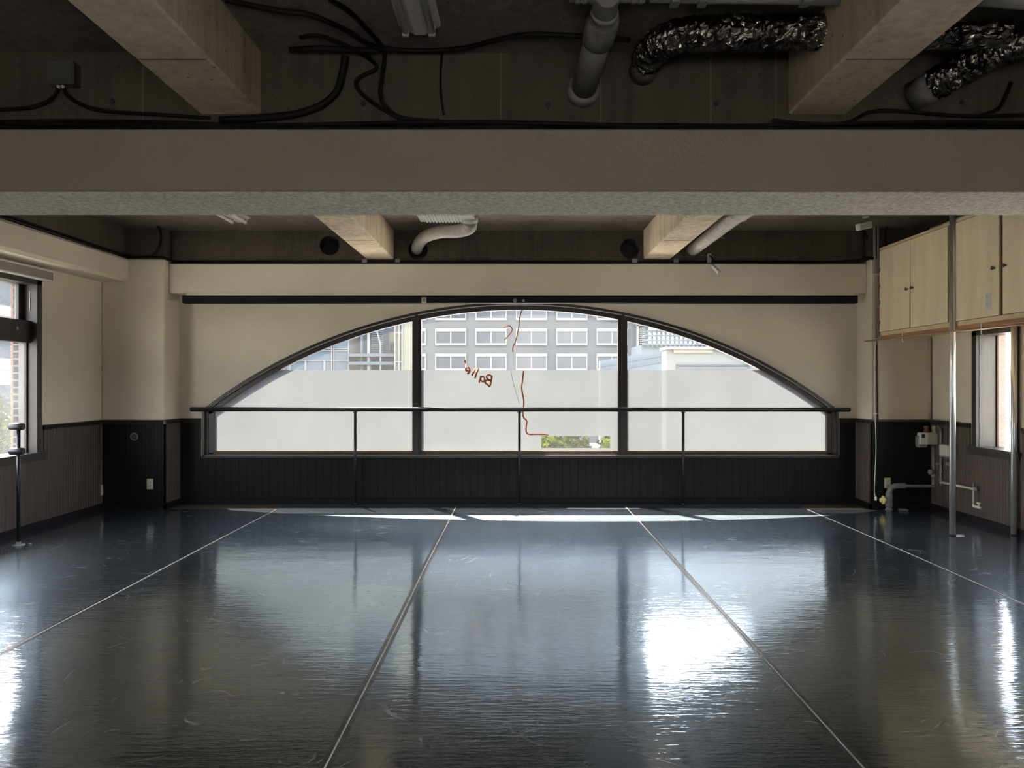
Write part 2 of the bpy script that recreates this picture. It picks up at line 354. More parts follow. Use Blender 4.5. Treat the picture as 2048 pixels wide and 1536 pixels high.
def side_wall(name, xin, xout, openings):
    b = MB(); x0, x1 = sorted((xin, xout)); y = YF
    for (a, c, z0, z1) in openings:
        b.box(x0, x1, y, a, 0, ZS); b.box(x0, x1, a, c, 0, z0); b.box(x0, x1, a, c, z1, ZS); y = c
    b.box(x0, x1, y, YB, 0, ZS)
    return struct(b.build(name, 'plaster'))
OPL = [(5.00, 7.25, 0.73, 2.40)]
OPR = [(4.40, 5.30, 0.76, 1.86), (5.42, 6.62, 0.76, 1.86), (6.89, 7.56, 0.76, 1.934)]
wall_left = side_wall('wall_left', XL, XL-0.14, OPL)
wall_right = side_wall('wall_right', XR, XR+0.14, OPR)
wf = MB()
wf.box(XL-0.14, -2.0, YF-0.2, YF, 0, ZS); wf.box(2.0, XR+0.14, YF-0.2, YF, 0, ZS); wf.box(-2.0, 2.0, YF-0.2, YF, 0, 0.5); wf.box(-2.0, 2.0, YF-0.2, YF, 1.66, ZS)
struct(wf.build('wall_front', 'plaster'))

struct(MB().box(XL-0.85, XL-0.145, YF, 9.2, 2.62, 2.72).build('added_sun_shade', 'concrete'))  # unseen slab, added to keep direct sun out of the left window
# columns beside the arched wall: painted below, bare concrete above
for nm, x0, x1, zp in (('column', XL, XCL, 2.784), ('column', XCR, XR, 2.784)):
    c = struct(MB().bbox(x0, x1, YC, YB+0.01, 0, zp, 0.012).build(nm, 'plaster'))
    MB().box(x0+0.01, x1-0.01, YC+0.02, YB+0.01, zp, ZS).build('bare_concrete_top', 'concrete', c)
# lintel over the arch: painted beam with bare concrete above; sleeves cut through the concrete
bb = struct(MB().bbox(XCL, XCR, 8.45, YB+0.01, 2.412, 2.746, 0.012).build('beam', 'plaster'))
sleeves = [P(659, 491, 8.52), P(1260, 497, 8.52), P(836, 500, 8.52), P(1375, 512, 8.52)]
def holed(x0, x1, y0, y1, z0, z1, holes, r=0.112):
    """front slab made of cells, each hole cell ring-filled round a circular opening"""
    b = MB(); hs = sorted(holes, key=lambda p: p.x); x = x0; n = 24; h = r*1.15
    for p in hs:
        b.box(x, p.x-h, y0, y1, z0, z1); b.box(p.x-h, p.x+h, y0, y1, z0, p.z-h); b.box(p.x-h, p.x+h, y0, y1, p.z+h, z1)
        vs = []; fs = []
        for k in range(n):
            a = 2*math.pi*k/n; c, s_ = math.cos(a), math.sin(a); q = h/max(abs(c), abs(s_))
            vs += [(p.x+r*c, y0, p.z+r*s_), (p.x+q*c, y0, p.z+q*s_), (p.x+r*c, y1, p.z+r*s_)]
        for k in range(n):
            i, j = 3*k, 3*((k+1) % n); fs += [(i, i+1, j+1, j), (i, j, j+2, i+2)]
        b.add(vs, fs); x = p.x+h
    b.box(x, x1, y0, y1, z0, z1); return b
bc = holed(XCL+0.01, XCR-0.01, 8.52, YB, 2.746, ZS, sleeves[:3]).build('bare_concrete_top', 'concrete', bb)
for p in sleeves[:3]:
    MB().lathe((p.x, 8.712, p.z), (0, 1, 0), [(0, 0.115), (0.006, 0.115)], 24).build('sleeve_end', 'hole', bb)
# left wall beam
lb = struct(MB().bbox(XL-0.01, -4.315, YF, YC, 2.52, 2.784, 0.03).build('beam', 'plaster'))
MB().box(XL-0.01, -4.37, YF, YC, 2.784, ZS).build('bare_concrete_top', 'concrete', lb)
# main cross beam
mb = struct(MB().bbox(XL, XR, 3.80, 4.335, 2.372, 2.687, 0.006).build('beam', 'beam_paint'))
MB().box(XL, XR, 3.815, 4.325, 2.3695, 2.372).build('stucco_underside', 'stucco', mb)
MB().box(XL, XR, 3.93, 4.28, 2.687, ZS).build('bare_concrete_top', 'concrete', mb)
# formwork joints and tie holes on the concrete
j = MB()
for px in (285, 1000, 1200, 1420, 1550): j.box(P(px, 200, 3.93).x, P(px, 200, 3.93).x+0.006, 3.927, 3.93, 2.69, ZS)
j.build('formwork_joint', 'concrete_dark', mb)
for px, py in ((225, 203), (1095, 210), (1432, 208), (1924, 205), (727, 207)):
    p = P(px, py, 3.93); MB().lathe((p.x, 3.926, p.z), (0, 1, 0), [(0, 0.012), (0.002, 0.014), (0.0045, 0.014)], 10).build('tie_hole', 'hole', mb)
# joists: two in the far bay, two in the near bay
for x0, x1, y0, y1 in ((-1.715, -1.405, 4.28, 8.52), (1.43, 1.735, 4.28, 8.52), (-1.66, -1.34, YF, 3.93), (1.416, 1.72, YF, 3.93)):
    jo = struct(MB().bbox(x0, x1, y0, y1, 2.805, ZS+0.01, 0.010).build('joist', 'concrete_beam' if y0 > 4 else 'concrete_beam_shaded'))
    for yy in ([5.9, 7.4] if y0 > 4 else [0.5, 2.0, 3.25]):
        MB().box(x0+0.01, x1-0.01, yy, yy+0.008, 2.8035, 2.806).build('formwork_joint', 'concrete_dark', jo)

# ------------------------------------------------------------------ wainscot, chair rails, baseboards
def boards(axis, const, out, segs, parent, name='wainscot', pitch=0.045, g=0.006, proud=0.018, m='wainscot'):
    """tongue-and-groove boards: one corrugated skin per wall"""
    b = MB()
    for a0, a1, z0, z1 in segs:
        n = max(1, int(round((a1-a0)/pitch))); p = (a1-a0)/n; prof = []
        for i in range(n): s0 = a0+i*p; prof += [(s0, 0.0), (s0+g*0.6, -g), (s0+g*1.2, 0.0)]
        prof.append((a1, 0.0)); vs = []
        for s, d in prof:
            c = const+out*(proud+d)
            for z in (z0, z1): vs.append((c, s, z) if axis == 'x' else (s, c, z))
        b.add(vs, [(2*i, 2*i+2, 2*i+3, 2*i+1) for i in range(len(prof)-1)])
        for s in (a0, a1):
            q = [(const, s, z0), (const+out*proud, s, z0), (const+out*proud, s, z1), (const, s, z1)] if axis == 'x' else [(s, const, z0), (s, const+out*proud, z0), (s, const+out*proud, z1), (s, const, z1)]
            b.add(q, [(0, 1, 2, 3)])
        q = [(const, a0, z1), (const+out*proud, a0, z1), (const+out*proud, a1, z1), (const, a1, z1)] if axis == 'x' else [(a0, const, z1), (a0, const+out*proud, z1), (a1, const+out*proud, z1), (a1, const, z1)]
        b.add(q, [(0, 1, 2, 3)])
    return b.build(name, m, parent)
ZW = 0.985
def below(ops, y0, y1, sill):
    segs = []; y = y0
    for a, c, z0, z1 in ops:
        if a-0.06 > y: segs.append((y, a-0.06, 0, ZW))
        segs.append((a-0.06, c+0.06, 0, z0-0.02)); y = c+0.06
    segs.append((y, y1, 0, ZW)); return segs
boards('x', XL, 1, below(OPL, YF, YC, 0.73), wall_left)
boards('x', XR, -1, below(OPR, YF, YC, 0.76), wall_right)
boards('y', YC, -1, [(XL+0.018, XCL+0.018, 0, ZW)], wall_left, m='wainscot_shaded', g=0.003)
boards('x', XCL, 1, [(YC-0.018, YB, 0, ZW)], wall_left)
boards('y', YC, -1, [(XCR-0.018, XR-0.018, 0, ZW)], wall_right, m='wainscot_shaded', g=0.003)
boards('x', XCR, -1, [(YC-0.018, YB, 0, ZW)], wall_right)
boards('y', YB, -1, [(XCL+0.018, WX0-0.03, 0, ZW), (WX0-0.03, WX1+0.03, 0, ZSILL-0.012), (WX1+0.03, XCR-0.018, 0, ZW)], wall_back, pitch=0.09, g=0.003, m='wainscot_shaded')
# chair rail profile (outward, z): small stepped moulding
RP = [(0, -0.045), (0.022, -0.045), (0.026, -0.030), (0.020, -0.026), (0.030, -0.012), (0.034, 0), (0, 0.004)]
def rail_x(const, out, y0, y1, z, name, prof=RP, m='darkwood'):
    b = MB(); vs = []
    for y in (y0, y1): vs += [(const+out*u, y, z+w) for u, w in prof]
    n = len(prof); b.add(vs, [(k, (k+1) % n, n+(k+1) % n, n+k) for k in range(n)]+[tuple(range(n)), tuple(range(n, 2*n))]); return struct(b.build(name, m))
def rail_y(const, out, x0, x1, z, name, prof=RP, m='darkwood'):
    b = MB(); vs = []
    for x in (x0, x1): vs += [(x, const+out*u, z+w) for u, w in prof]
    n = len(prof); b.add(vs, [(k, (k+1) % n, n+(k+1) % n, n+k) for k in range(n)]+[tuple(range(n)), tuple(range(n, 2*n))]); return struct(b.build(name, m))
ZR = ZW+0.002
tn = [0]
def tname(): tn[0] += 1; return 'trim_%d' % tn[0]
for a, c in ((7.31, YC), (YF, 4.94)): rail_x(XL, 1, a, c, ZR, tname())
for a, c in ((7.62, YC), (6.68, 6.83), (YF, 4.34)): rail_x(XR, -1, a, c, ZR, tname())
rail_y(YC, -1, XL, XCL+0.03, ZR, tname()); rail_x(XCL, 1, YC-0.03, YB, ZR, tname())
rail_x(XCR, -1, YC-0.03, YB, ZR, tname())
rail_y(YB, -1, XCL, WX0-0.03, ZR, tname()); rail_y(YB, -1, WX1+0.03, XCR, ZR, tname())
# deeper ledge across the right column, running on along the right wall
LP = [(0, -0.035), (0.05, -0.035), (0.062, -0.02), (0.062, 0.0), (0, 0.0)]
rail_y(YC, -1, XCR-0.03, XR, ZR+0.008, tname(), LP); rail_x(XR, -1, 7.80, YC-0.05, ZR+0.008, tname(), LP)
BP = [(0, 0), (0.030, 0), (0.030, 0.055), (0.022, 0.065), (0, 0.068)]
rail_x(XL, 1, YF, YC, 0, 'baseboard_left', BP, 'black_board'); rail_x(XR, -1, YF, YC, 0, 'baseboard_right', BP, 'black_board')
rail_y(YB, -1, XCL, XCR, 0, 'baseboard_back', BP, 'black_board')
for q in (rail_y(YC, -1, XL, XCL+0.03, 0, 'baseboard_column', BP, 'black_board'), rail_x(XCL, 1, YC-0.03, YB, 0, 'baseboard_column', BP, 'black_board'),
          rail_y(YC, -1, XCR-0.03, XR, 0, 'baseboard_column', BP, 'black_board'), rail_x(XCR, -1, YC-0.03, YB, 0, 'baseboard_column', BP, 'black_board')): pass

# ------------------------------------------------------------------ the arched window
YG = 8.795
w1 = bpy.data.objects.new('window_1', None); COL.objects.link(w1); w1.location = (0, YB, ZSILL); struct(w1)
def archpath(r_in, n=64):
    R = AR-r_in; zc = AZ-AR; a1 = math.asin(min(1, (HALF-r_in*0.6)/R)); out = []
    for k in range(n+1):
        a = -a1+2*a1*k/n; out.append((ACX+R*math.sin(a), zc+R*math.cos(a), -math.sin(a), -math.cos(a)))
    return out
pth = archpath(0)
MB().sweep(pth, [(-0.010, YB-0.028), (0.018, YB-0.028), (0.018, YB+0.02), (-0.010, YB)]).build('arched_casing', 'darkwood', w1)
MB().sweep(pth, [(0.018, YB-0.010), (0.024, YB-0.010), (0.024, YB+0.03), (0.018, YB+0.03)]).build('trim_and_highlight_bead', 'whitepaint', w1)  # pale strip standing in for the highlight along the casing edge
MB().sweep(pth, [(0.024, YB+0.02), (0.078, YB+0.02), (0.078, YG+0.03), (0.024, YG+0.03)]).build('arched_frame', 'darkwood', w1)
# lower box of the frame
for s, x in ((1, WX0), (-1, WX1)):
    a, b_ = sorted((x-s*0.008, x+s*0.020)); MB().box(a, b_, YB-0.028, YB+0.02, ZSILL-0.01, ZSP).build('side_casing', 'darkwood', w1)
    a, b_ = sorted((x+s*0.022, x+s*0.050)); MB().box(a, b_, YB+0.012, YB+0.06, ZSILL+0.015, ZSP).build('trim_and_highlight_bead', 'jamb', w1)
    a, b_ = sorted((x+s*0.050, x+s*0.108)); MB().box(a, b_, YB+0.02, YG+0.03, ZSILL+0.015, ZSP+0.05).build('side_frame', 'darkwood', w1)
MB().bbox(WX0-0.012, WX1+0.012, YB-0.036, YB+0.03, ZSILL-0.028, ZSILL-0.008, 0.004).build('sill', 'darkwood', w1)
MB().box(WX0, WX1, YB-0.028, YB+0.02, ZSILL-0.008, ZSILL+0.008).build('sill_lip', 'jamb', w1)
MB().box(WX0+0.02, WX1-0.02, YB+0.02, YG+0.02, ZSILL+0.008, ZSILL+0.030).build('bottom_rail', 'darkwood', w1)
MB().box(WX0+0.02, WX1-0.02, YB+0.035, YG+0.03, ZSILL+0.030, ZSILL+0.050).build('bottom_rail', 'brownwood', w1)
MUL = ((824, 842), (1237, 1255))
for a, c in MUL:
    x0, x1 = (a-CX)*K, (c-CX)*K; w = (x1-x0)/3
    o = MB().band(lin(x0, x1, 4), lambda x: ZSILL+0.008, lambda x: arc()(x)-0.01, YB+0.022, YG+0.03).build('mullion', 'darkwood', w1)
    MB().band(lin(x0+w, x1-w, 3), lambda x: ZSILL+0.01, lambda x: arc()(x)-0.012, YB-0.012, YB+0.022).build('cover_strip', 'darkwood', o)
ZF = H-(740-CY)*K
edges = [WX0+0.10, (824-CX)*K, (842-CX)*K, (1237-CX)*K, (1255-CX)*K, WX1-0.10]
top = arc(0.05)
for i in range(3):
    x0, x1 = edges[2*i], edges[2*i+1]
    xa, xb = max(x0, AX0+0.03), min(x1, AX1-0.03)
    cl = lambda x: max(top(x), ZSP)
    MB().band(lin(x0, x1, 40), lambda x: ZSILL+0.03, cl, YG, YG+0.005).build('pane', 'glass', w1)
    b = MB(); yf = YG-0.004
    def film_piece(x0, x1, z0, z1f):
        q = lin(x0, x1, 30); vs = []
        for x in q: vs += [(x, yf, z0), (x, yf, max(z0, min(z1f, cl(x))))]
        b.add(vs, [(2*k, 2*k+2, 2*k+3, 2*k+1) for k in range(len(q)-1)])
    if i == 1:
        c0, c1, d0, d1 = (1083-CX)*K, (1222-CX)*K, H-(897-CY)*K, H-(873-CY)*K
        film_piece(x0, c0, ZSILL+0.03, ZF); film_piece(c1, x1, ZSILL+0.03, ZF)
        film_piece(c0, c1, ZSILL+0.03, d0); film_piece(c0, c1, d1, ZF)
    else: film_piece(x0, x1, ZSILL+0.03, ZF)
    b.build('frosted_film', 'film', w1)
# marks on the middle pane
def C2(x, y): return ((820+x/4.654), (580+y/4.654))
def mark(name, pts, r, m, parent=None, y=YG-0.008):
    q = smoothpath([P(*C2(*p), y) for p in pts], 4)
    return MB().tube(q, r, 6).build(name, m, parent)
lt = thing('lettering', P(955, 750, YG-0.01), 'mirrored red handwritten word Balle slanting down the middle pane', 'lettering')
for nm, strokes in (
    ('letter', [[(762, 800), (755, 850), (742, 895), (722, 880), (700, 862), (712, 838), (740, 842), (750, 845)], [(757, 842), (722, 828), (712, 805), (735, 790), (768, 806)]]),
    ('letter', [[(660, 800), (650, 840), (642, 860)], [(655, 838), (680, 855), (695, 830), (680, 805), (662, 815), (655, 838)]]),
    ('letter', [[(638, 730), (622, 770), (605, 820)]]),
    ('letter', [[(606, 735), (592, 765), (575, 795)]]),
    ('letter', [[(556, 752), (538, 752), (519, 747), (523, 728), (540, 721), (557, 738), (554, 766), (532, 780)]]),
    ('letter', [[(512, 655), (516, 672), (510, 684)], [(505, 668), (522, 672)]])):
    b = MB()
    for s in strokes: b.tube(smoothpath([P(*C2(*p), YG-0.009) for p in s], 4), 0.0105, 6)
    b.build(nm, 'red', lt)
tag(mark('peeling_line', [(1095, 178), (1045, 190), (1022, 260), (1010, 360), (985, 470), (957, 535), (960, 580)], 0.007, 'red'), 'thin rust red line down the clear glass above the film', 'mark')
tag(mark('peeling_line', [(1057, 752), (1050, 830), (1040, 900), (1047, 960), (1060, 1040), (1052, 1150), (1060, 1190), (1088, 1222), (1080, 1290), (1098, 1340), (1200, 1342), (1285, 1350)], 0.0085, 'red'), 'long rust red line down the frosted film ending in a hook', 'mark')
tag(mark('peeling_line', [(868, 350), (905, 335), (938, 340), (952, 372), (930, 412), (872, 468)], 0.007, 'red'), 'curled rust red stroke on the clear glass left of the line', 'mark')
tag(mark('tape_residue', [(940, 760), (965, 880), (995, 975), (1015, 1055)], 0.0035, 'chalk'), 'thin white tape trace on the frosted film beside the red line', 'mark')

# ------------------------------------------------------------------ side windows
def window_side(n, s, xin, ops, split=True, view=False):
    y0, y1, z0, z1 = ops
    w = bpy.data.objects.new('window_%d' % n, None); COL.objects.link(w); w.location = (xin, (y0+y1)/2, z0); struct(w)
    def bx(nm, a, c, ya, yb, za, zb, m='darkwood', fn='box'):
        p, q = sorted((xin+s*a, xin+s*c)); return getattr(MB(), fn)(p, q, ya, yb, za, zb).build(nm, m, w)
    f = 0.07
    for ya, yb in ((y1-f, y1+0.005), (y0-0.005, y0+f)): bx('jamb', -0.03, 0.20, ya, yb, z0, z1)
    bx('head', -0.03, 0.20, y0, y1, z1-0.06, z1+0.01)
    bx('sill', -0.055, 0.20, y0-0.06, y1+0.06, z0-0.035, z0+0.005); bx('sill_moulding', -0.04, 0.0, y0-0.05, y1+0.05, z0-0.075, z0-0.035)
    zm = 1.785
    yi0, yi1 = y0+f, y1-f
    if split:
        bx('transom', 0.03, 0.14, yi0, yi1, zm, zm+0.21)
        for ya, yb in ((yi1-0.07, yi1), (yi0, yi0+0.07)): bx('sash_stile', 0.10, 0.14, ya, yb, zm+0.21, z1-0.06, 'darkwood')
        bx('pane', 0.115, 0.120, yi0+0.07, yi1-0.07, zm+0.21, z1-0.06, 'glass_side')
        for ya, yb in ((yi1-0.02, yi1), (yi0, yi0+0.02)): bx('sash_stile', 0.06, 0.10, ya, yb, z0, zm, 'darkwood')
        bx('pane', 0.075, 0.080, yi0+0.02, yi1-0.02, z0, zm, 'glass_side')
        bx('latch', 0.02, 0.03, yi1-0.22, yi1-0.19, zm+0.11, zm+0.14, 'greymetal')
        bx('pull_strip', 0.035, 0.04, yi1-0.006, yi1-0.001, zm+0.3, z1-0.12, 'white')
    else:
        bx('jamb_lining', 0.0, 0.16, yi1-0.004, yi1+0.001, z0, z1-0.06, 'jamb')
        for ya, yb in ((yi1-0.02, yi1), (yi0, yi0+0.02)): bx('sash_stile', 0.17, 0.20, ya, yb, z0, z1-0.06, 'brownwood')
        bx('pane', 0.18, 0.185, yi0+0.02, yi1-0.02, z0, z1-0.06, 'glass_side')
    return w
window_side(2, -1, XL, OPL[0])
window_side(3, 1, XR, OPR[2], split=False); window_side(4, 1, XR, OPR[1], split=False); window_side(5, 1, XR, OPR[0], split=False)  # the two nearer right windows are added out of view to admit sky light
w8 = bpy.data.objects.new('window_6', None); COL.objects.link(w8); w8.location = (0, YF, 0.5); struct(w8)  # window behind the camera, added to bring in more sky light
for x in (-1.97, 0.0, 1.97): MB().box(x-0.03, x+0.03, YF-0.15, YF-0.05, 0.55, 1.61).build('mullion', 'darkwood', w8)
for z in (0.5, 1.61): MB().box(-2.0, 2.0, YF-0.15, YF-0.05, z, z+0.05).build('rail', 'darkwood', w8)
MB().box(-1.94, 1.94, YF-0.11, YF-0.105, 0.55, 1.61).build('pane', 'glass_side', w8)

# ------------------------------------------------------------------ dance mats and seam tapes
XM = [XL+0.03, -2.673, -0.70, (1.224, 1.29), 3.212, XR-0.03]
def xe(v, far): return v if not isinstance(v, tuple) else (v[0] if far else v[1])
mlab = ['black vinyl dance mat along the left wall', 'black vinyl dance mat second from the left wall', 'black vinyl dance mat down the middle of the room',
        'black vinyl dance mat second from the right wall', 'narrow black vinyl dance mat along the right wall']
for i in range(5):
    y0, y1 = YF+0.03, (8.52 if i in (1, 2, 3) else YC-0.035)
    a0, a1, b0, b1 = xe(XM[i], False), xe(XM[i], True), xe(XM[i+1], False), xe(XM[i+1], True); g = 0.0015
    vs = [(a0+g, y0, -0.0035), (b0-g, y0, -0.0035), (b1-g, y1, -0.0035), (a1+g, y1, -0.0035)]; vs += [(x, y, 0) for x, y, z in vs]
    o = MB().add(vs, [(0, 3, 2, 1), (4, 5, 6, 7), (0, 1, 5, 4), (1, 2, 6, 5), (2, 3, 7, 6), (3, 0, 4, 7)]).build('dance_mat', 'vinyl')
    tag(o, mlab[i], 'mat', 'vinyl dance mats')
M['tape'] = surf('clear_seam_tape', (0.60, 0.62, 0.66), 0.28, var=0.3, vscale=8)
tl = ['shiny seam tape between the two leftmost dance mats', 'shiny seam tape running to the bottom of the picture left of centre', 'slightly bowed seam tape right of centre', 'shiny seam tape between the two rightmost dance mats']
for i, (v, wd) in enumerate(((XM[1], 0.022), (XM[2], 0.024), (XM[3], 0.022), (XM[4], 0.020))):
    t_ = thing('seam_tape', (xe(v, True), 4, 0), tl[i], 'tape', 'tapes over the mat seams')
    for nm, d, hw, z, m in (('tape_film', 0, wd, 0.0007, 'tape_film'), ('raised_edge', 0.0, 0.0045, 0.0030, 'tape')):
        n = 40; b = MB(); vs = []
        for k in range(n+1):
            y = YF+0.05+(8.52-YF-0.05)*k/n
            if y > (8.5 if i in (1, 2) else 8.3): y = 8.5 if i in (1, 2) else 8.3
            x = xe(v, False)+(xe(v, True)-xe(v, False))*k/n + 0.003*math.sin(y*1.7+i)
            vs += [(x-hw, y, 0.0002), (x-hw*0.5, y, z), (x+hw*0.5, y, z), (x+hw, y, 0.0002)]
        b.add(vs, [(4*k+q, 4*k+q+1, 4*k+q+5, 4*k+q+4) for k in range(n) for q in range(3)])
        if 'tape_film' not in M: M['tape_film'] = surf('smooth_clear_tape', (0.055, 0.06, 0.065), 0.25, var=0.4, vscale=6)
        b.build(nm, m, t_)

# ------------------------------------------------------------------ barre in front of the window
YBR = 8.62
bar = thing('ballet_barre', (0, YBR, 0), 'long black ballet barre on posts across the arched window', 'barre')
zb = H-(818.5-CY)*YBR/F
p0, p1 = P(380, 818, YBR), P(1701, 820, YBR)
MB().tube([(p0.x, YBR, zb), (p0.x+0.012, YBR, zb), (p1.x-0.012, YBR, zb-0.004), (p1.x, YBR, zb-0.004)], [0.016, 0.026, 0.026, 0.016], 16).build('rail', 'bar_black', bar, True)
for px in (710.5, 1039, 1366.5):
    x = (px-CX)*YBR/F
    q = MB().tube([(x, YBR, 0.0), (x, YBR, zb-0.01)], 0.0165, 14).build('post', 'bar_black', bar, True)
    MB().lathe((x, YBR, 0), (0, 0, 1), [(0, 0.045), (0.006, 0.045), (0.010, 0.022), (0.02, 0.020)], 16).build('foot_flange', 'bar_black', q)
    MB().lathe((x, YBR, zb-0.04), (0, 0, 1), [(0, 0.018), (0.004, 0.023), (0.03, 0.023)], 14).build('saddle', 'bar_black', q)

# short barre stand on the left
px_, yst = P(37, 1088, 6.48).x, 6.48
st = thing('barre_stand', (px_, yst, 0), 'black steel post with two stubby crossbars by the left window', 'barre stand')
zt = P(37, 853, yst).z; zl = P(37, 902, yst).z
MB().tube([(px_, yst, 0.0), (px_, yst, zt)], 0.0155, 14).build('post', 'bar_black', st, True)
for z in (zt, zl):
    MB().tube([(px_-0.062, yst-0.02, z), (px_-0.056, yst-0.02, z), (px_+0.052, yst-0.02, z), (px_+0.058, yst-0.02, z)], [0.026, 0.030, 0.030, 0.026], 16).build('crossbar', 'bar_black', st, True)
MB().lathe((px_, yst, 0), (0, 0, 1), [(0, 0.052), (0.005, 0.052), (0.012, 0.022), (0.03, 0.019)], 18).build('foot_flange', 'chrome', st, True)
tag(MB().lathe(P(60, 1088, 6.5)-Vector((0, 0, 0)), (0, 0, 1), [(0, 0.014), (0.006, 0.012), (0.009, 0.004)], 12).build('floor_screw_cap', 'chrome', None, True), 'small shiny cap on the floor right of the barre stand', 'cap')

# ------------------------------------------------------------------ black board above the window
bd = thing('curtain_track_board', (0, 8.45, 2.36), 'long black board under the lintel above the arched window', 'board')
x0, x1 = (364-CX)*8.46/F, (1716-CX)*8.46/F
za, zb2 = H-(606-CY)*8.46/F, H-(591-CY)*8.46/F
MB().bbox(x0, x1, 8.46, 8.56, za, zb2, 0.003).build('board', 'black_board', bd)
MB().box(x0+0.05, x1-0.05, 8.455, 8.55, zb2, 2.412).build('batten', 'plaster', bd)
p = P(848, 600, 8.46); MB().bbox(p.x-0.028, p.x+0.028, 8.452, 8.46, p.z-0.036, p.z+0.03, 0.002).build('switch_plate', 'ivory', bd)
MB().bbox(p.x-0.012, p.x+0.012, 8.447, 8.452, p.z-0.015, p.z+0.015, 0.002).build('switch_rocker', 'greymetal', bd)
for px, r in ((1030, 0.024), (1047, 0.015)):
    p = P(px, 601, 8.46); MB().lathe((p.x, 8.46, p.z), (0, -1, 0), [(0, r), (0.012, r), (0.02, r*0.6)], 16).build('knob', 'greymetal', bd, True)

# ------------------------------------------------------------------ chrome poles on the right
for px, X, lab in ((1905, 3.985, 'shiny steel pole standing in front of the cabinets, floor to ceiling'), (2028, 4.545, 'shiny steel pole close to the right wall beside the narrow window')):
    Y = 6.885; x = X if px == 1905 else (px-CX)*Y/F
    x = (px-CX)*Y/F
    t_ = thing('steel_pole', (x, Y, 0), lab, 'pole', 'steel poles')
    ztop = ZS if px == 1905 else 1.92
    MB().tube([(x, Y, 0.004), (x, Y, ztop)], 0.026, 20).build('tube', 'chrome', t_, True)
    MB().lathe((x, Y, 0), (0, 0, 1), [(0, 0.030), (0.010, 0.030), (0.012, 0.027)], 20).build('foot_ring', 'bar_black', t_, True)
    if px == 1905: MB().bbox(x+0.02, x+0.10, Y-0.02, Y+0.02, 0.0, 0.006, 0.002).build('foot_tab', 'chrome', t_)

# ------------------------------------------------------------------ wall cabinets
XC = 4.03
def cab(ya, yb, doors, label):
    t_ = thing('wall_cabinet', (XC, (ya+yb)/2, 1.922), label, 'cabinet', 'cabinets high on the right wall')
    c = MB(); z0, z1 = 1.922, 2.888
    c.box(XC, XR, ya, yb, z0, z0+0.02); c.box(XC, XR, ya, yb, z1-0.02, z1); c.box(XR-0.02, XR, ya, yb, z0+0.02, z1-0.02)
    c.box(XC, XR-0.02, ya, ya+0.02, z0+0.02, z1-0.02); c.box(XC, XR-0.02, yb-0.02, yb, z0+0.02, z1-0.02)
    c.build('body', 'creamframe', t_)
    MB().box(XC-0.006, XC, ya, yb, z0, 1.962).build('bottom_rail', 'creamframe', t_)
    MB().bbox(XC-0.016, XC+0.02, ya, yb, 2.868, z1+0.008, 0.003).build('cornice', 'creamframe', t_)
    for k, (da, db, kn, tw) in enumerate(doors):
        x0, x1 = XC-0.022, XC-0.004
        vs = [(x0, da, 1.966), (x0, db, 1.966), (x0, db, 2.860), (x0, da, 2.860), (x1, da, 1.966), (x1, db, 1.966), (x1, db, 2.860), (x1, da, 2.860)]
        if tw:   # warped door: lower free corner stands away from its neighbour
            vs[0] = (x0-0.004, da+tw, 1.966); vs[4] = (x1-0.004, da+tw, 1.966)
        d = MB().add(vs, [(0, 1, 2, 3), (4, 7, 6, 5), (0, 4, 5, 1), (1, 5, 6, 2), (2, 6, 7, 3), (3, 7, 4, 0)]).build('door', 'cream', t_)
        pk = (XC-0.022, kn, 2.365); MB().lathe(pk, (-1, 0, 0), [(0, 0.008), (0.014, 0.007), (0.018, 0.016), (0.028, 0.015), (0.031, 0.008)], 14).build('knob', 'brownwood', d, True)
        if k == 0 and tw:
            for z in (2.63, 2.45, 2.27, 2.05): MB().box(XC-0.025, XC-0.021, db-0.018, db-0.008, z, z+0.04).build('hinge', 'brownwood', d)
        if k == 0 and not tw:
            MB().bbox(XC-0.0245, XC-0.022, da+0.10, da+0.17, 2.03, 2.17, 0.001).build('sticker', 'white', d)
            for zz in (2.06, 2.125):
                MB().box(XC-0.0255, XC-0.0245, da+0.12, da+0.15, zz, zz+0.006).build('printed_bar', 'ivory', d); MB().box(XC-0.0255, XC-0.0245, da+0.144, da+0.15, zz+0.006, zz+0.03).build('printed_bar', 'ivory', d)
    return t_
cab(6.935, 8.32, [(7.655, 8.305, 7.70, 0.012), (6.99, 7.648, 7.60, 0)], 'cream two-door wall cabinet beside the right column, behind the pole')
c2 = cab(5.40, 6.925, [(6.25, 6.885, 6.30, 0), (5.50, 6.195, 6.155, 0)], 'cream two-door wall cabinet with a sticker, nearer of the pair')
MB().box(XC-0.004, XC+0.10, 6.198, 6.245, 1.96, 2.862).build('gap_shade_strip', 'brownwood', c2)  # dark strip painted in for the shade in the gap between the doors
tag(MB().box(XC+0.004, XC+0.05, 5.42, 8.31, 1.885, 1.922).build('ledger_strip', 'rawwood'), 'raw orange-brown wood strip under the wall cabinets', 'strip')
rd = thing('hanging_rod', (3.90, 7, 1.87), 'thin pale wooden rod hung below the cabinets with small hooks', 'rod')
MB().tube([(3.90, 8.42, 1.868), (3.93, 7.3, 1.872), (3.955, 5.5, 1.862)], 0.008, 10).build('rod', 'rawwood', rd, True)
for y, d in ((7.65, 0.06), (6.35, 0.07), (8.12, 0.02)):
    MB().tube([(3.94, y, 1.92), (3.925, y, 1.90), (3.925, y, 1.885-d), (3.935, y, 1.880-d)], 0.004, 8).build('hook', 'white', rd, True)

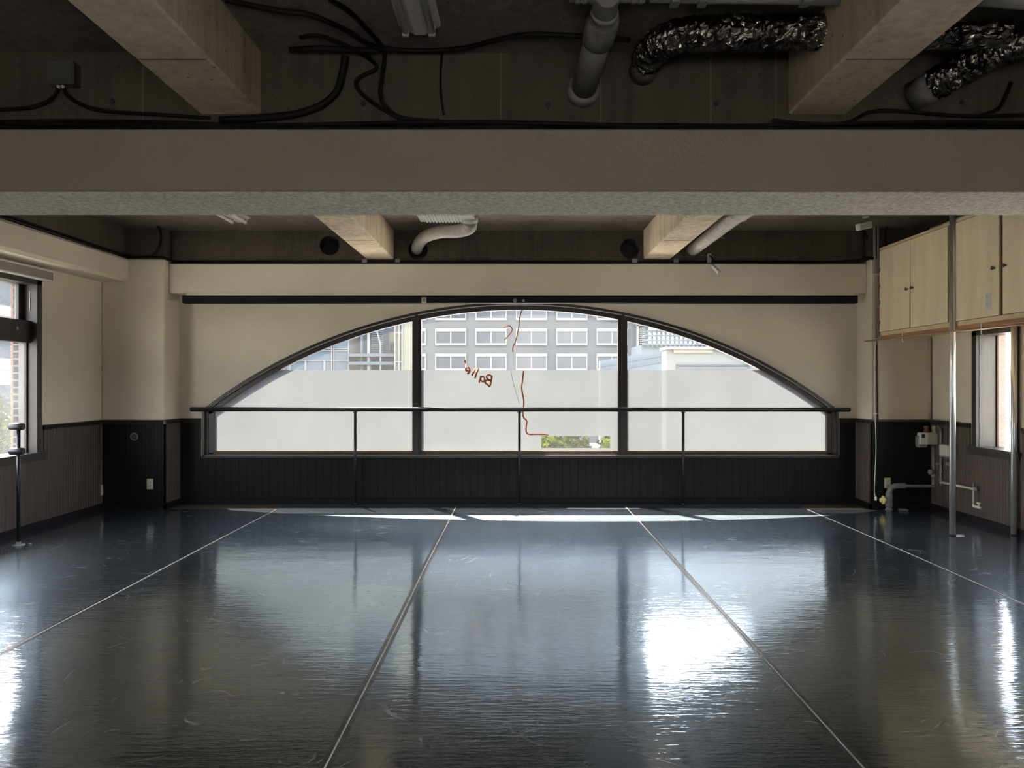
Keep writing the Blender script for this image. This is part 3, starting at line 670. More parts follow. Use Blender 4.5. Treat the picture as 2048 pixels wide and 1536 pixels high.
# ------------------------------------------------------------------ conduits on the right column, cord
cd = thing('conduit', (XCR, YC, 1), 'pair of pale vertical conduits on the edge of the right column', 'conduit')
for px in (1750.5, 1757.5):
    x = (px-CX)*(YC-0.03)/F; MB().tube([(x, YC-0.012, 1.0), (x, YC-0.012, 1.9), (x, YC-0.012, ZS)], 0.011 if px > 1755 else 0.013, 12).build('tube', 'paleconduit', cd, True)
for z in (1.05, 1.88, 2.6): MB().bbox(P(1745, 0, YC).x, P(1763, 0, YC).x, YC-0.028, YC, z, z+0.02, 0.002).build('clip', 'whitepaint', cd)
cc = thing('conduit', (4.58, YC, 1), 'double pale vertical conduit in the corner beside the gas meter, under the cabinets', 'conduit')
for px in (1860, 1867):
    x = (px-CX)*(YC-0.02)/F; MB().tube([(x, YC-0.012, 1.0), (x, YC-0.012, 1.9)], 0.0125, 12).build('tube', 'paleconduit', cc, True)
cr = thing('power_cord', P(1752, 838, YC-0.06), 'thin pale cord with a plug hanging down the right column edge', 'cord')
MB().tube(smoothpath([P(1749, 690, 8.27), P(1749.5, 800, 8.27), P(1751, 850, 8.25), P(1752, 900, 8.25), P(1750, 950, 8.25), P(1749, 985, 8.25), P(1751.5, 995, 8.25)], 5), 0.0045, 8).build('cord', 'white', cr, True)
MB().lathe(P(1751.5, 993, 8.25), (0, 0, -1), [(0, 0.006), (0.008, 0.013), (0.036, 0.014), (0.044, 0.008)], 12).build('plug', 'white', cr, True)
tag(MB().tube(smoothpath([P(1754, 690, 8.27), P(1755, 820, 8.27), P(1757, 862, 8.26)], 5), 0.005, 8).build('power_cord', 'cable', None, True), 'short dark cord end beside the pale hanging cord', 'cord')

# ------------------------------------------------------------------ gas meter and pipework
YM = YC-0.09
gm = thing('gas_meter', P(1858, 890, YM), 'small pale gas meter on brass unions above the grey pipes', 'gas meter')
def fb(x0, y0, x1, y1, Y): a = P(x0, y0, Y); c = P(x1, y1, Y); return a.x, c.x, c.z, a.z
a, c, z0, z1 = fb(1840, 865.5, 1876, 889, YM-0.05)
MB().bbox(a+0.015, c, YM-0.06, YM+0.05, z0, z1, 0.012).build('case', 'whitepaint', gm)
a, c, z0, z1 = fb(1837, 872, 1857, 895, YM-0.06); MB().bbox(a, c, YM-0.055, YM+0.02, z0, z1, 0.014).build('diaphragm_bulge', 'greymetal', gm)
a, c, z0, z1 = fb(1840.5, 866, 1857, 889, YM-0.08); MB().bbox(a, c, YM-0.075, YM-0.055, z0, z1, 0.004).build('face_plate', 'white', gm)
a, c, z0, z1 = fb(1844, 868, 1850, 876, YM-0.08); MB().box(a, c, YM-0.077, YM-0.074, z0, z1).build('counter_window', 'hole', gm)
for px in (1853, 1868):
    p = P(px, 866, YM); MB().lathe(p, (0, 0, 1), [(-0.02, 0.020), (0.0, 0.020), (0.002, 0.028), (0.03, 0.028), (0.032, 0.021), (0.05, 0.021), (0.052, 0.027), (0.078, 0.026)], 8).build('brass_union', 'brownwood' if px < 1860 else 'ivory', gm)
gp = thing('gas_pipe', P(1867, 960, YM), 'grey gas pipe from the meter down to the floor elbow', 'pipe')
MB().tube([P(1867, 889, YM), P(1867, 966, YM)], 0.0155, 14).build('riser', 'pipegrey', gp, True)
MB().tube(smoothpath([P(1867, 960, YM), P(1866.5, 969, YM), P(1864, 972, YM), P(1800, 971.5, YM)], 5), 0.0165, 14).build('level_run', 'pipegrey', gp, True)
MB().tube(smoothpath([P(1812, 971.5, YM), P(1796, 971.5, YM), P(1783, 975, YM), P(1778.5, 985, YM), P(1778, 1000, YM)], 5), [0.018]+[0.030]*19+[0.028], 16).build('elbow', 'pipegrey', gp, True)
pv = P(1778, 1000, YM)
MB().lathe((pv.x, YM, 0), (0, 0, 1), [(0, 0.040), (0.012, 0.040), (0.014, 0.030), (0.035, 0.028), (0.04, 0.036), (0.075, 0.038), (0.11, 0.034), (0.14, 0.038), (0.17, 0.034), (0.2, 0.030)], 16).build('valve_body', 'greymetal', gp, True)
ph = P(1768, 1000, YM-0.02)
h = MB(); h.lathe(ph+Vector((0.02, 0, 0)), (-1, 0, 0), [(0, 0.016), (0.015, 0.018), (0.02, 0.045), (0.035, 0.048), (0.042, 0.030), (0.06, 0.024), (0.066, 0.012)], 7); h.build('valve_handle', 'yellow', gp)
MB().lathe(P(1867, 955, YM), (0, 0, 1), [(0, 0.018), (0.004, 0.024), (0.035, 0.024), (0.04, 0.018)], 8).build('coupling', 'pipegrey', gp)
MB().lathe(P(1867, 944, YM), (-1, -0.3, 0), [(0, 0.014), (0.02, 0.012), (0.025, 0.028), (0.05, 0.030), (0.055, 0.020)], 12).build('stop_cock', 'greymetal', gp, True)
XWP = XR-0.035
def PX(px, py, X): Y = X*F/(px-CX); return Vector((X, Y, H-(py-CY)*Y/F))
gs = thing('water_pipe', PX(1882, 930, XWP), 'thinner grey pipe looping over the meter and down to the tap run', 'pipe')
MB().tube(smoothpath([P(1868, 853, YM), P(1871, 851.5, YM), P(1876, 852, YM-0.05), PX(1881, 858, XWP), PX(1882, 868, XWP), PX(1882, 880, XWP), PX(1882, 930, XWP), PX(1882, 972, XWP)], 5), 0.0125, 12).build('riser', 'pipegrey', gs, True)
MB().tube([P(1872, 927.5, YM-0.01), PX(1880, 927.5, XWP)], 0.011, 10).build('bridge', 'pipegrey', gs, True)
for y in (946, 962): MB().lathe(PX(1882, y, XWP), (0, 0, 1), [(0, 0.014), (0.003, 0.019), (0.03, 0.019), (0.033, 0.014)], 8).build('coupling', 'pipegrey', gs)
# run along the right wall to the tap
xw = XR-0.06
e0, e1 = PX(1885, 965, xw), PX(1947, 978, xw)
tp = thing('tap_pipe', e1, 'pale pipe along the right wall ending in a small white tap', 'tap')
MB().tube([PX(1882.5, 965, XWP)+Vector((-0.014, -0.01, 0)), e0, e1], 0.0135, 12).build('level_run', 'ductfabric', tp, True)
MB().lathe(e1+Vector((0, 0.01, 0)), (0, -1, 0), [(0, 0.016), (0.004, 0.020), (0.04, 0.020), (0.044, 0.014)], 10).build('tee', 'ductfabric', tp)
MB().tube([e1+Vector((0, 0, 0)), e1+Vector((0, 0, 0.065))], 0.009, 10).build('stub', 'pipegrey', tp, True)
dn = PX(1945.5, 1010, xw); dn.y = e1.y
MB().tube([e1, Vector((e1.x, e1.y, e1.z-0.155))], 0.009, 10).build('drop', 'ductfabric', tp, True)
q = Vector((e1.x, e1.y, e1.z-0.155))
MB().tube(smoothpath([q, q+Vector((0.002, -0.01, -0.015)), q+Vector((0.02, -0.04, -0.02)), q+Vector((0.03, -0.075, -0.022))], 4), 0.013, 12).build('tap_body', 'white', tp, True)
MB().lathe(q+Vector((0.02, -0.05, -0.01)), (0.1, 0, 1), [(0, 0.009), (0.02, 0.008), (0.024, 0.022), (0.036, 0.022), (0.04, 0.012)], 8).build('tap_handle', 'white', tp)
MB().tube([q+Vector((0.03, -0.070, -0.02)), q+Vector((0.03, -0.075, -0.05))], 0.008, 10).build('spout', 'greymetal', tp, True)
# control box behind the chrome pole
a, c, z0, z1 = fb(1884, 888, 1906, 914, YC-0.04)
cb = thing('control_box', P(1893, 900, YC), 'small pale wall box with a lid, half behind the pole', 'box')
x0_, x1_ = PX(1884, 0, XR-0.07).x-0.02, XR-0.02
yb0, yb1 = 7.83, 8.03
zz0, zz1 = H-(914-CY)*8.0/F, H-(887-CY)*8.0/F
MB().bbox(XR-0.09, XR-0.02, yb0, yb1, zz0, zz1, 0.006).build('box', 'greymetal', cb)
MB().bbox(XR-0.10, XR-0.09, yb0+0.01, yb1-0.01, zz0+0.02, zz1-0.012, 0.002).build('lid', 'whitepaint', cb)
MB().bbox(XR-0.06, XR-0.02, 7.90, 7.98, zz0-0.085, zz0-0.05, 0.004).build('lower_block', 'greymetal', cb)
tag(MB().bbox(P(1800, 0, 8.2).x, P(1815, 0, 8.2).x, 8.17, 8.25, 0.001, 0.022, 0.006).build('floor_scrap', 'greymetal'), 'small grey scrap lying at the foot of the right column', 'scrap')

# ------------------------------------------------------------------ outlets and port cover
def outlet(loc, nrm, label, w=0.070, hgt=0.115):
    t_ = thing('wall_outlet', loc, label, 'outlet', 'ivory wall outlets'); n = Vector(nrm)
    def bx(nm, u0, u1, v0, v1, d0, d1, m):
        if abs(n.y) > 0.5: MB().bbox(loc[0]+u0, loc[0]+u1, *sorted((loc[1]+n.y*d0, loc[1]+n.y*d1)), loc[2]+v0, loc[2]+v1, 0.0015).build(nm, m, t_)
        else: MB().bbox(*sorted((loc[0]+n.x*d0, loc[0]+n.x*d1)), loc[1]+u0, loc[1]+u1, loc[2]+v0, loc[2]+v1, 0.0015).build(nm, m, t_)
    bx('plate', -w/2, w/2, -hgt/2, hgt/2, 0.0, 0.007, 'ivory'); bx('socket_frame', -w*0.33, w*0.33, -hgt*0.33, hgt*0.33, 0.007, 0.010, 'whitepaint')
    for v in (-0.02, 0.02): bx('socket_slot', -0.010, -0.006, v-0.008, v+0.008, 0.010, 0.0115, 'hole'); bx('socket_slot', 0.006, 0.010, v-0.008, v+0.008, 0.010, 0.0115, 'hole')
p = P(300, 968, YC-0.022); outlet((p.x, YC-0.018, p.z), (0, -1, 0), 'ivory wall outlet low on the left column face')
p = P(1775, 966, YC-0.022); outlet((p.x, YC-0.018, p.z), (0, -1, 0), 'ivory wall outlet low on the right column behind the pipe elbow')
Yo = (XL+0.02)*F/(205-CX); outlet((XL+0.018, Yo, H-(980-CY)*Yo/F), (1, 0, 0), 'ivory wall outlet on the left wall near the column corner')
p = P(270, 873, YC); pc = thing('port_cover', (p.x, YC-0.018, p.z), 'round grey port cover on the left column wainscot', 'port cover')
MB().lathe((p.x, YC-0.018, p.z), (0, -1, 0), [(0, 0.044), (0.006, 0.044), (0.010, 0.036), (0.004, 0.030)], 24).build('ring', 'greymetal', pc, True)
MB().lathe((p.x, YC-0.018, p.z), (0, -1, 0), [(0, 0.029), (0.007, 0.029), (0.009, 0.024)], 20).build('cap', 'darkwood', pc, True)

# ------------------------------------------------------------------ roller blind over left window
zt_ = P(86, 548, 7.31).z
rb = thing('roller_blind', (XL, 6.3, 2.44), 'grey roller blind cassette rolled up over the left window', 'blind')
MB().bbox(XL+0.03, XL+0.10, 4.95, 7.32, 2.40, 2.475, 0.004).build('cassette', 'blindgrey', rb)
MB().bbox(XL, XL+0.105, 4.93, 7.34, 2.475, 2.492, 0.003).build('top_rail', 'white', rb)
MB().bbox(XL+0.02, XL+0.105, 4.94, 7.33, 2.385, 2.40, 0.003).build('bottom_bar', 'white', rb)
for y in (4.93, 7.32): MB().bbox(XL, XL+0.10, y, y+0.015, 2.388, 2.478, 0.002).build('end_cap', 'white', rb)

# ------------------------------------------------------------------ ceiling lamps (off)
def lamp(x0, x1, y0, y1, label, ztop=ZS, tubes=True):
    t_ = thing('fluorescent_lamp', ((x0+x1)/2, (y0+y1)/2, ztop), label, 'lamp', 'unlit twin fluorescent lamps'); c = (x0+x1)/2; w = (x1-x0)/2
    vs = []
    for y in (y0, y1): vs += [(c-w, y, ztop), (c-w, y, ztop-0.012), (c-w*0.25, y, ztop-0.055), (c+w*0.25, y, ztop-0.055), (c+w, y, ztop-0.012), (c+w, y, ztop)]
    MB().add(vs, [(k, (k+1) % 6, 6+(k+1) % 6, 6+k) for k in range(6)]+[tuple(range(6)), tuple(range(6, 12))]).build('housing', 'whitepaint', t_)
    for s in (-1, 1):
        xx = c+s*w*0.62
        MB().tube([(xx, y0+0.05, ztop-0.060), (xx, y1-0.05, ztop-0.060)], 0.016, 12).build('tube', 'white', t_, True)
        for y in (y0+0.03, y1-0.05): MB().bbox(xx-0.016, xx+0.016, y, y+0.02, ztop-0.08, ztop-0.012, 0.003).build('socket', 'whitepaint', t_)
    return t_
e = PZ(840, 72, 3.07); lamp(e.x-0.10, e.x+0.10, 2.4, e.y, 'unlit twin fluorescent lamp on the near ceiling, top centre')
e = PZ(480, 446, 3.07); lamp(e.x-0.11, e.x+0.11, e.y-1.25, e.y, 'unlit twin fluorescent lamp in the far left ceiling bay')

# ------------------------------------------------------------------ ventilation unit with flexible duct
vu = thing('vent_unit', P(895, 438, 7.3), 'white louvred ceiling vent unit with a ribbed duct to the wall', 'vent')
pa, pb = PZ(841, 440, 3.06), PZ(950, 447, 3.06)
y1_ = 8.0; k_ = y1_/F
ux0, ux1 = (841-CX)*6.95/F, (950-CX)*6.95/F
uz = H-(444-CY)*6.95/F
MB().bbox(ux0, ux1, 6.35, 6.95, uz, ZS, 0.004).build('case', 'whitepaint', vu)
for i in range(12):
    xx = ux0+0.06+(ux1-ux0-0.16)*i/12; MB().bbox(xx, xx+0.012, 6.40, 6.945, uz-0.010, uz+0.001, 0.002).build('louvre', 'white', vu)
dp = [P(940, 443, 6.95), P(938, 455, 7.05), P(915, 462, 7.3), P(880, 464, 7.7), P(850, 474, 8.1), P(836, 490, 8.4), P(834, 499, 8.65)]
dpath = smoothpath(dp, 14)
MB().tube(dpath, [0.062+0.0035*(k % 2) for k in range(len(dpath))], 20).build('ribbed_duct', 'ductfabric', vu, False)
MB().lathe(P(940, 440, 6.93), (0, 0.5, -1), [(-0.03, 0.075), (0.02, 0.075), (0.022, 0.068)], 20).build('duct_collar', 'white', vu, True)
# ribbed duct on the right
d2 = thing('ribbed_duct', P(1430, 470, 7.5), 'pale spiral duct running beside the right joist to the far wall', 'duct')
a_ = P(1388, 497, 8.6); b_ = P(1476, 430, 6.2)
a_ = Vector((2.03, 8.52, H-(500-CY)*8.52/F)); b_ = Vector((1.98, 6.0, ZS-0.10))
a_ = P(1385, 500, 8.52); b_ = P(1475, 430, 6.3)
dv = [a_.lerp(b_, k/60) for k in range(61)]
dv += [b_+Vector((0.02, -0.4*k/10, 0)) for k in range(1, 11)]
MB().tube(dv, [0.064+0.004*(k % 2) for k in range(len(dv))], 20).build('duct', 'ductfabric', d2)
MB().lathe(a_, (b_-a_), [(0, 0.075), (0.05, 0.075), (0.052, 0.068)], 20).build('collar', 'pipedark', d2)
MB().tube([b_.lerp(a_, 0.45)+Vector((0.05, 0, -0.03)), b_.lerp(a_, 0.45)+Vector((0.10, 0, -0.045))], 0.006, 8).build('strap_end', 'greymetal', d2)
# spot lamp and motion sensor
sp = thing('spot_lamp', P(1425, 520, 8.42), 'small silver clip-on spot lamp on the lintel right of centre', 'spot lamp')
MB().bbox(P(1416, 0, 8.42).x, P(1422, 0, 8.42).x, 8.40, 8.46, H-(525-CY)*8.42/F, H-(507-CY)*8.42/F, 0.003).build('clamp', 'greymetal', sp)
MB().tube(smoothpath([P(1420, 512, 8.40), P(1426, 518, 8.34), P(1429, 526, 8.30)], 4), 0.008, 8).build('arm', 'cable', sp, True)
a_ = P(1423, 530, 8.28); b_ = P(1439, 545, 8.20)
MB().lathe(a_, b_-a_, [(0, 0.012), (0.01, 0.020), (0.085, 0.022), (0.088, 0.016), (0.10, 0.022), (0.135, 0.024), (0.138, 0.018)], 16).build('head', 'chrome', sp, True)
ms = thing('motion_sensor', P(1728, 450, 8.0), 'tilted white sensor box hanging from the ceiling near the right column', 'sensor')
a_ = P(1728, 452, 7.8)
o = MB().bbox(-0.075, 0.075, -0.04, 0.04, -0.035, 0.035, 0.008).build('box', 'white'); o.parent = ms; o.rotation_euler = (0.1, -0.22, 0.1)
o.location = a_-ms.location
MB().tube([a_+Vector((0.02, 0, 0.03)), (a_.x+0.02, a_.y, ZS)], 0.010, 10).build('stem', 'greymetal', ms, True)
MB().lathe((a_.x+0.02, a_.y, ZS), (0, 0, -1), [(0, 0.035), (0.01, 0.035), (0.02, 0.015)], 14).build('ceiling_rose', 'whitepaint', ms, True)

# ------------------------------------------------------------------ pipes and foil ducts of the near bay
dr = thing('drain_pipe', (0.34, 3.6, 2.95), 'fat grey drain pipe bending from the near ceiling into the beam', 'pipe')
pa = P(1166, 182, 3.93); pb = P(1204, 50, 3.42)
MB().tube([pa, pa.lerp(pb, 0.5), pb], [0.064, 0.065, 0.066], 24).build('pipe', 'pipegrey', dr, True)
MB().lathe(pa, (pb-pa), [(-0.02, 0.088), (0.015, 0.088), (0.03, 0.080), (0.032, 0.066)], 24).build('wall_collar', 'pipegrey', dr, True)
MB().lathe(pa.lerp(pb, 0.78), (pb-pa), [(0, 0.068), (0.006, 0.074), (0.12, 0.076), (0.124, 0.071), (0.16, 0.071)], 24).build('wrapped_joint', 'pipedark', dr, True)
el = smoothpath([pb, pb+(pb-pa).normalized()*0.06, P(1211, 8, 3.26), P(1216, -14, 3.14)], 5)
MB().tube(el, 0.056, 20).build('elbow', 'greymetal', dr, True)
MB().lathe(P(1208, 30, 3.34), (pb-pa), [(0, 0.058), (0.004, 0.063), (0.02, 0.063), (0.024, 0.058)], 20).build('elbow_band', 'pipegrey', dr, True)
MB().tube([P(1140, -6, 3.25), P(1200, -5, 3.25), P(1290, -5, 3.25)], 0.022, 12).build('cross_pipe', 'greymetal', dr, True)
for px in (1150, 1165, 1180, 1262, 1276): MB().lathe(P(px, -6, 3.25), (1, 0, 0), [(0, 0.024), (0.004, 0.030), (0.018, 0.030), (0.022, 0.024)], 12).build('pipe_nut', 'greymetal', dr)
cp = thing('ceiling_pipe', P(1500, -4, 3.3), 'slim grey pipe with clamps along the top edge above the foil duct', 'pipe')
MB().tube([P(1300, -4, 3.3), P(1690, 2, 3.3)], 0.020, 12).build('pipe', 'greymetal', cp, True)
for px in (1350, 1405, 1610): MB().bbox(P(px-9, 0, 3.3).x, P(px+9, 0, 3.3).x, 3.27, 3.33, P(0, 10, 3.3).z, P(0, -6, 3.3).z, 0.003).build('clamp', 'greymetal', cp)
def crumple(pts, r, n=28, amp=0.006, step=None):
    b = MB(); path = smoothpath(pts, 14); b.tube(path, r, n)
    b.v = [tuple(c+random.uniform(-amp, amp) for c in v) for v in b.v]; return b
f1 = thing('foil_duct', (1.0, 3.5, 3.03), 'crumpled foil-wrapped duct bending into the beam, top right of centre', 'duct', 'foil wrapped ducts')
crumple([(0.655, 3.80, 3.035), (0.66, 3.70, 3.03), (0.69, 3.60, 3.03), (0.76, 3.53, 3.032), (0.9, 3.50, 3.033), (1.15, 3.50, 3.035), (1.415, 3.50, 3.038)], 0.077).build('foil_wrap', 'foil', f1)
MB().tube([(0.655, 3.93, 3.03), (0.655, 3.79, 3.03)], 0.074, 24).build('pipe_end', 'pipedark', f1, True)
for x in (1.07, 1.12): MB().lathe((x, 3.50, 3.035), (1, 0, 0), [(0, 0.080), (0.006, 0.082), (0.012, 0.080)], 24).build('band', 'foil', f1)
f2 = thing('foil_duct', (2.3, 3.5, 3.0), 'crumpled foil-wrapped duct at the top right corner', 'duct', 'foil wrapped ducts')
crumple([(2.13, 3.84, 2.925), (2.22, 3.72, 2.965), (2.31, 3.60, 3.00), (2.42, 3.52, 3.02), (2.6, 3.48, 3.03), (3.0, 3.47, 3.03), (3.6, 3.47, 3.03)], 0.080).build('foil_wrap', 'foil', f2)
crumple([(1.86, 3.56, 3.045), (2.05, 3.54, 3.04), (2.3, 3.52, 3.04)], 0.058).build('branch', 'foil', f2)
MB().tube([(2.07, 3.93, 2.90), (2.14, 3.83, 2.925)], 0.076, 24).build('pipe_end', 'pipedark', f2, True)
tag(MB().tube([P(1950, -2, 3.3), P(2060, 6, 3.25), P(2150, 10, 3.2)], 0.03, 14).build('ceiling_pipe', 'greymetal', None, True), 'short grey pipe across the top right corner above the foil duct', 'pipe')

# ------------------------------------------------------------------ junction box and cables
jb = thing('junction_box', P(120, 144, 3.93), 'grey square junction box on the concrete, upper left', 'junction box')
a, c, z0, z1 = fb(95, 120, 147, 167, 3.86)
MB().bbox(a, c, 3.86, 3.93, z0, z1, 0.004).build('box', 'boxgrey', jb)
MB().bbox(a+0.006, c-0.006, 3.853, 3.86, z0+0.006, z1-0.006, 0.002).build('lid', 'boxgrey', jb)
for px in (117, 126): MB().lathe(P(px, 167, 3.89), (0, 0, -1), [(0, 0.010), (0.014, 0.010), (0.016, 0.007), (0.024, 0.007)], 10).build('gland', 'white', jb)
def cable(pts, r, label, sub=6, m='cable'):
    return tag(MB().tube(smoothpath(pts, sub), r, 8).build('cable', m, None, True), label, 'cable', 'black cables')
Yc = 3.90
cable([P(117, 172, Yc), P(112, 187, Yc), P(95, 203, Yc), P(60, 215, Yc), P(0, 219, Yc), P(-80, 222, Yc)], 0.010, 'black cable from the junction box down to the left')
cable([P(126, 172, Yc), P(135, 190, Yc), P(160, 208, Yc), P(210, 222, Yc), P(330, 230, Yc), P(420, 236, Yc)], 0.010, 'black cable from the junction box down to the right')
# bundle on the ledge of the main beam
for i, (y, z, r, lab) in enumerate(((3.855, 2.703, 0.016, 'thickest black cable lying lowest on the main beam ledge'), (3.885, 2.712, 0.014, 'black cable at the back of the bundle on the main beam ledge'),
        (3.87, 2.735, 0.012, 'wavy black cable on top of the bundle on the main beam ledge'), (3.835, 2.700, 0.009, 'thin black cable at the front lip of the main beam ledge'), (3.905, 2.745, 0.010, 'uppermost thin black cable sagging along the main beam concrete'))):
    pts = []
    for k in range(25):
        x = -4.55+9.1*k/24
        pts.append((x, y+0.004*math.sin(k*1.3+i), z+(0.010 if i in (2, 4) else 0.003)*math.sin(k*0.9+i*2.1)+(0.012 if i == 4 else 0)*math.sin(k*0.37)))
    cable(pts, r, lab, 3)
zs = 3.112
cable([PZ(450, 0, zs), PZ(560, 22, zs), PZ(620, 30, zs), PZ(690, 60, zs), PZ(745, 92, zs), PZ(800, 100, zs), PZ(860, 101, zs), PZ(930, 96, zs), PZ(1000, 78, zs), PZ(1060, 69, zs), PZ(1160, 72, zs), PZ(1260, 80, zs)], 0.013, 'long black cable snaking across the near ceiling slab')
cable([PZ(660, 0, zs), PZ(700, 25, zs), PZ(730, 55, zs), PZ(760, 88, zs), P(769, 108, Yc), P(765, 150, Yc), P(761, 188, Yc), P(772, 214, Yc), P(805, 236, Yc), P(880, 243, Yc)], 0.012, 'black cable dropping from the ceiling in the middle to the ledge')
cable([P(690, 112, Yc-0.02), P(684, 150, Yc), P(672, 185, Yc), P(640, 212, Yc), P(590, 228, Yc), P(520, 236, Yc), P(440, 240, Yc)], 0.020, 'thick black cable swooping left down to the beam ledge')
cable([PZ(600, 75, zs), PZ(640, 72, zs), PZ(700, 95, zs-0.02), P(745, 122, Yc), P(752, 138, Yc), P(728, 150, Yc), P(712, 164, Yc), P(722, 186, Yc), P(758, 214, Yc), P(800, 238, Yc)], 0.011, 'black cable making a hook left of the ceiling drop')
cable([PZ(580, 100, zs), PZ(640, 97, zs), PZ(700, 100, zs), PZ(760, 101, zs)], 0.016, 'short thick black cable along the slab edge')
cable([P(884, 108, 3.915), P(881, 150, 3.915), P(882, 190, 3.915), P(888, 230, 3.915)], 0.006, 'thin black cable straight down the concrete right of the lamp')
cable([P(2022, 165, Yc), P(2010, 195, Yc), P(1996, 218, Yc), P(1960, 232, Yc)], 0.010, 'short black cable dropping at the far right of the main beam')
cable([P(1545, 240, 3.86), P(1600, 246, 3.86), P(1690, 246, 3.86), P(1740, 224, Yc), P(1800, 222, Yc), P(1930, 232, Yc), P(2048, 230, Yc)], 0.010, 'black cable rising over the ledge under the right joist')
# cable runs in the far bay
b = MB(); yb_ = 8.475
for i, z in enumerate((2.752, 2.772, 2.760)): b.tube([(XCL+0.02, yb_+0.012*i, z), (0, yb_+0.012*i, z-0.002), (XCR-0.1, yb_+0.012*i, z)], 0.013, 8)
tag(b.build('cable_run', 'cable', None, True), 'flat run of black cables along the top of the far lintel', 'cable')
for px in (731, 745, 795, 1270, 1350): MB()
cl = [(729, 'far lintel clip at the left end of the left joist'), (795, 'clip right of the left joist'), (1270, 'clip left of the right joist'), (1352, 'clip right of the right joist')]
for px, lab in cl:
    p = P(px, 522, 8.46); tag(MB().bbox(p.x-0.028, p.x+0.028, 8.452, 8.475, p.z-0.018, p.z+0.024, 0.003).build('cable_clip', 'greymetal'), 'grey cable clamp on the far lintel, '+lab[lab.index('clip')+5:], 'clamp', 'grey clamps on the far lintel')
cable([P(1745, 517, 8.32), P(1735, 516, 8.40), P(1715, 522, 8.46), P(1690, 523, 8.47)], 0.018, 'black cable bending round the right column corner')
cable([P(1736, 515, 8.5), P(1736, 490, 8.49), P(1733, 470, 8.45), P(1722, 455, 8.4)], 0.012, 'black cable rising beside the right column to the sensor')
cable([(-4.335, 8.33, 2.795), (-4.335, 6.5, 2.797), (-4.335, 4.4, 2.795)], 0.015, 'black cable along the top of the left wall beam')
cable([(-4.355, 8.33, 2.812), (-4.36, 6.9, 2.83), (-4.355, 5.9, 2.815), (-4.355, 4.4, 2.815)], 0.010, 'second thinner black cable above the left wall beam')
cable([(-4.33, 8.325, 2.80), (-4.2, 8.325, 2.795), (-4.05, 8.325, 2.795), (-3.93, 8.33, 2.79), (-3.88, 8.44, 2.77)], 0.016, 'black cable across the top of the left column')
cable([P(285, 431, 8.0), P(302, 440, 8.15), P(318, 456, 8.3), P(322, 478, 8.32), P(315, 500, 8.32), P(303, 513, 8.32)], 0.014, 'looping black cable above the left column')
cable([P(1800, 433, 7.9), P(1780, 445, 8.25), P(1772, 460, 8.31), P(1771, 480, 8.33), P(1776, 500, 8.33)], 0.011, 'black cable curling behind the top of the cabinets')

# ------------------------------------------------------------------ brick piers outside the side windows
def pier(x0, x1, y0, y1, z0, z1, label):
    t_ = thing('brick_pier', ((x0+x1)/2, (y0+y1)/2, z0), label, 'brick pier', 'brick piers outside the side windows')
    MB().box(x0+0.006, x1-0.006, y0+0.006, y1-0.006, z0, z1).build('mortar_core', 'mortar', t_)
    me = None; hh = 0.068; n = int((z1-z0)/hh)
    for k in range(n):
        z = z0+k*hh
        ym = (y0+y1)/2+(0.06 if k % 2 else -0.06)
        for a, c in ((y0, ym-0.004), (ym+0.004, y1)):
            MB().bbox(x0, x1, a, c, z, z+hh-0.010, 0.002).build('brick', 'brick', t_)
pier(XL-0.222, XL-0.145, 7.18, 7.42, -0.2, 2.6, 'orange brick pier outside the left window')
pier(XR+0.19, XR+0.275, 7.50, 7.74, 0.4, 2.3, 'orange brick pier outside the narrow right window')

# ------------------------------------------------------------------ outdoors
GZ = -5.0
struct(MB().box(-90, 90, YB+1.5, 130, GZ-0.2, GZ).build('ground', 'asphalt'))
struct(MB().box(-90, 90, -60, YB+1.5, GZ-0.2, GZ).build('ground', 'asphalt'))
# office block with a grid of windows
YO = 80.0; ko = YO/F
ob = thing('office_building', (2, YO, GZ), 'large blue-grey office block with rows of paired windows, straight ahead', 'building')
ox0, ox1 = (846-CX)*ko-6, (1297-CX)*ko
MB().box(ox0, ox1, YO, YO+14, GZ, 42).build('block', 'office', ob)
wm = gm_ = None
for r in range(-1, 14):
    for c in range(-1, 6):
        xw0 = (870.5+80.6*c-CX)*ko; zt0 = H-(657.8+50*(1-r)-CY)*ko; ww, hw = 62.3*ko, 33.0*ko
        if xw0+ww > ox1: continue
        if wm is None:
            b = MB(); f_ = 0.28
            b.box(0, ww, -0.20, 0.02, -f_, 0.05); b.box(0, ww, -0.20, 0.02, -hw, -hw+f_*0.8); b.box(0, 0.12, -0.12, 0.02, -hw+f_*0.8, -f_); b.box(ww-0.12, ww, -0.12, 0.02, -hw+f_*0.8, -f_)
            b.box(ww/2-0.07, ww/2+0.07, -0.10, 0.02, -hw+f_*0.8, -f_)
            wo_ = b.build('window', 'office_frame'); wm = wo_.data
            g = MB().box(0.12, ww/2-0.07, -0.03, 0.01, -hw+f_*0.8, -f_).build('pane', 'office_glass'); gm_ = g.data
            bpy.data.objects.remove(wo_); bpy.data.objects.remove(g)
        o = bpy.data.objects.new('window', wm); COL.objects.link(o); o.parent = ob; o.location = Vector((xw0, YO, zt0))-ob.location
        for k in (0, 1):
            g = bpy.data.objects.new('pane', gm_); COL.objects.link(g); g.parent = o; g.location = (k*(ww/2-0.05), 0, 0)
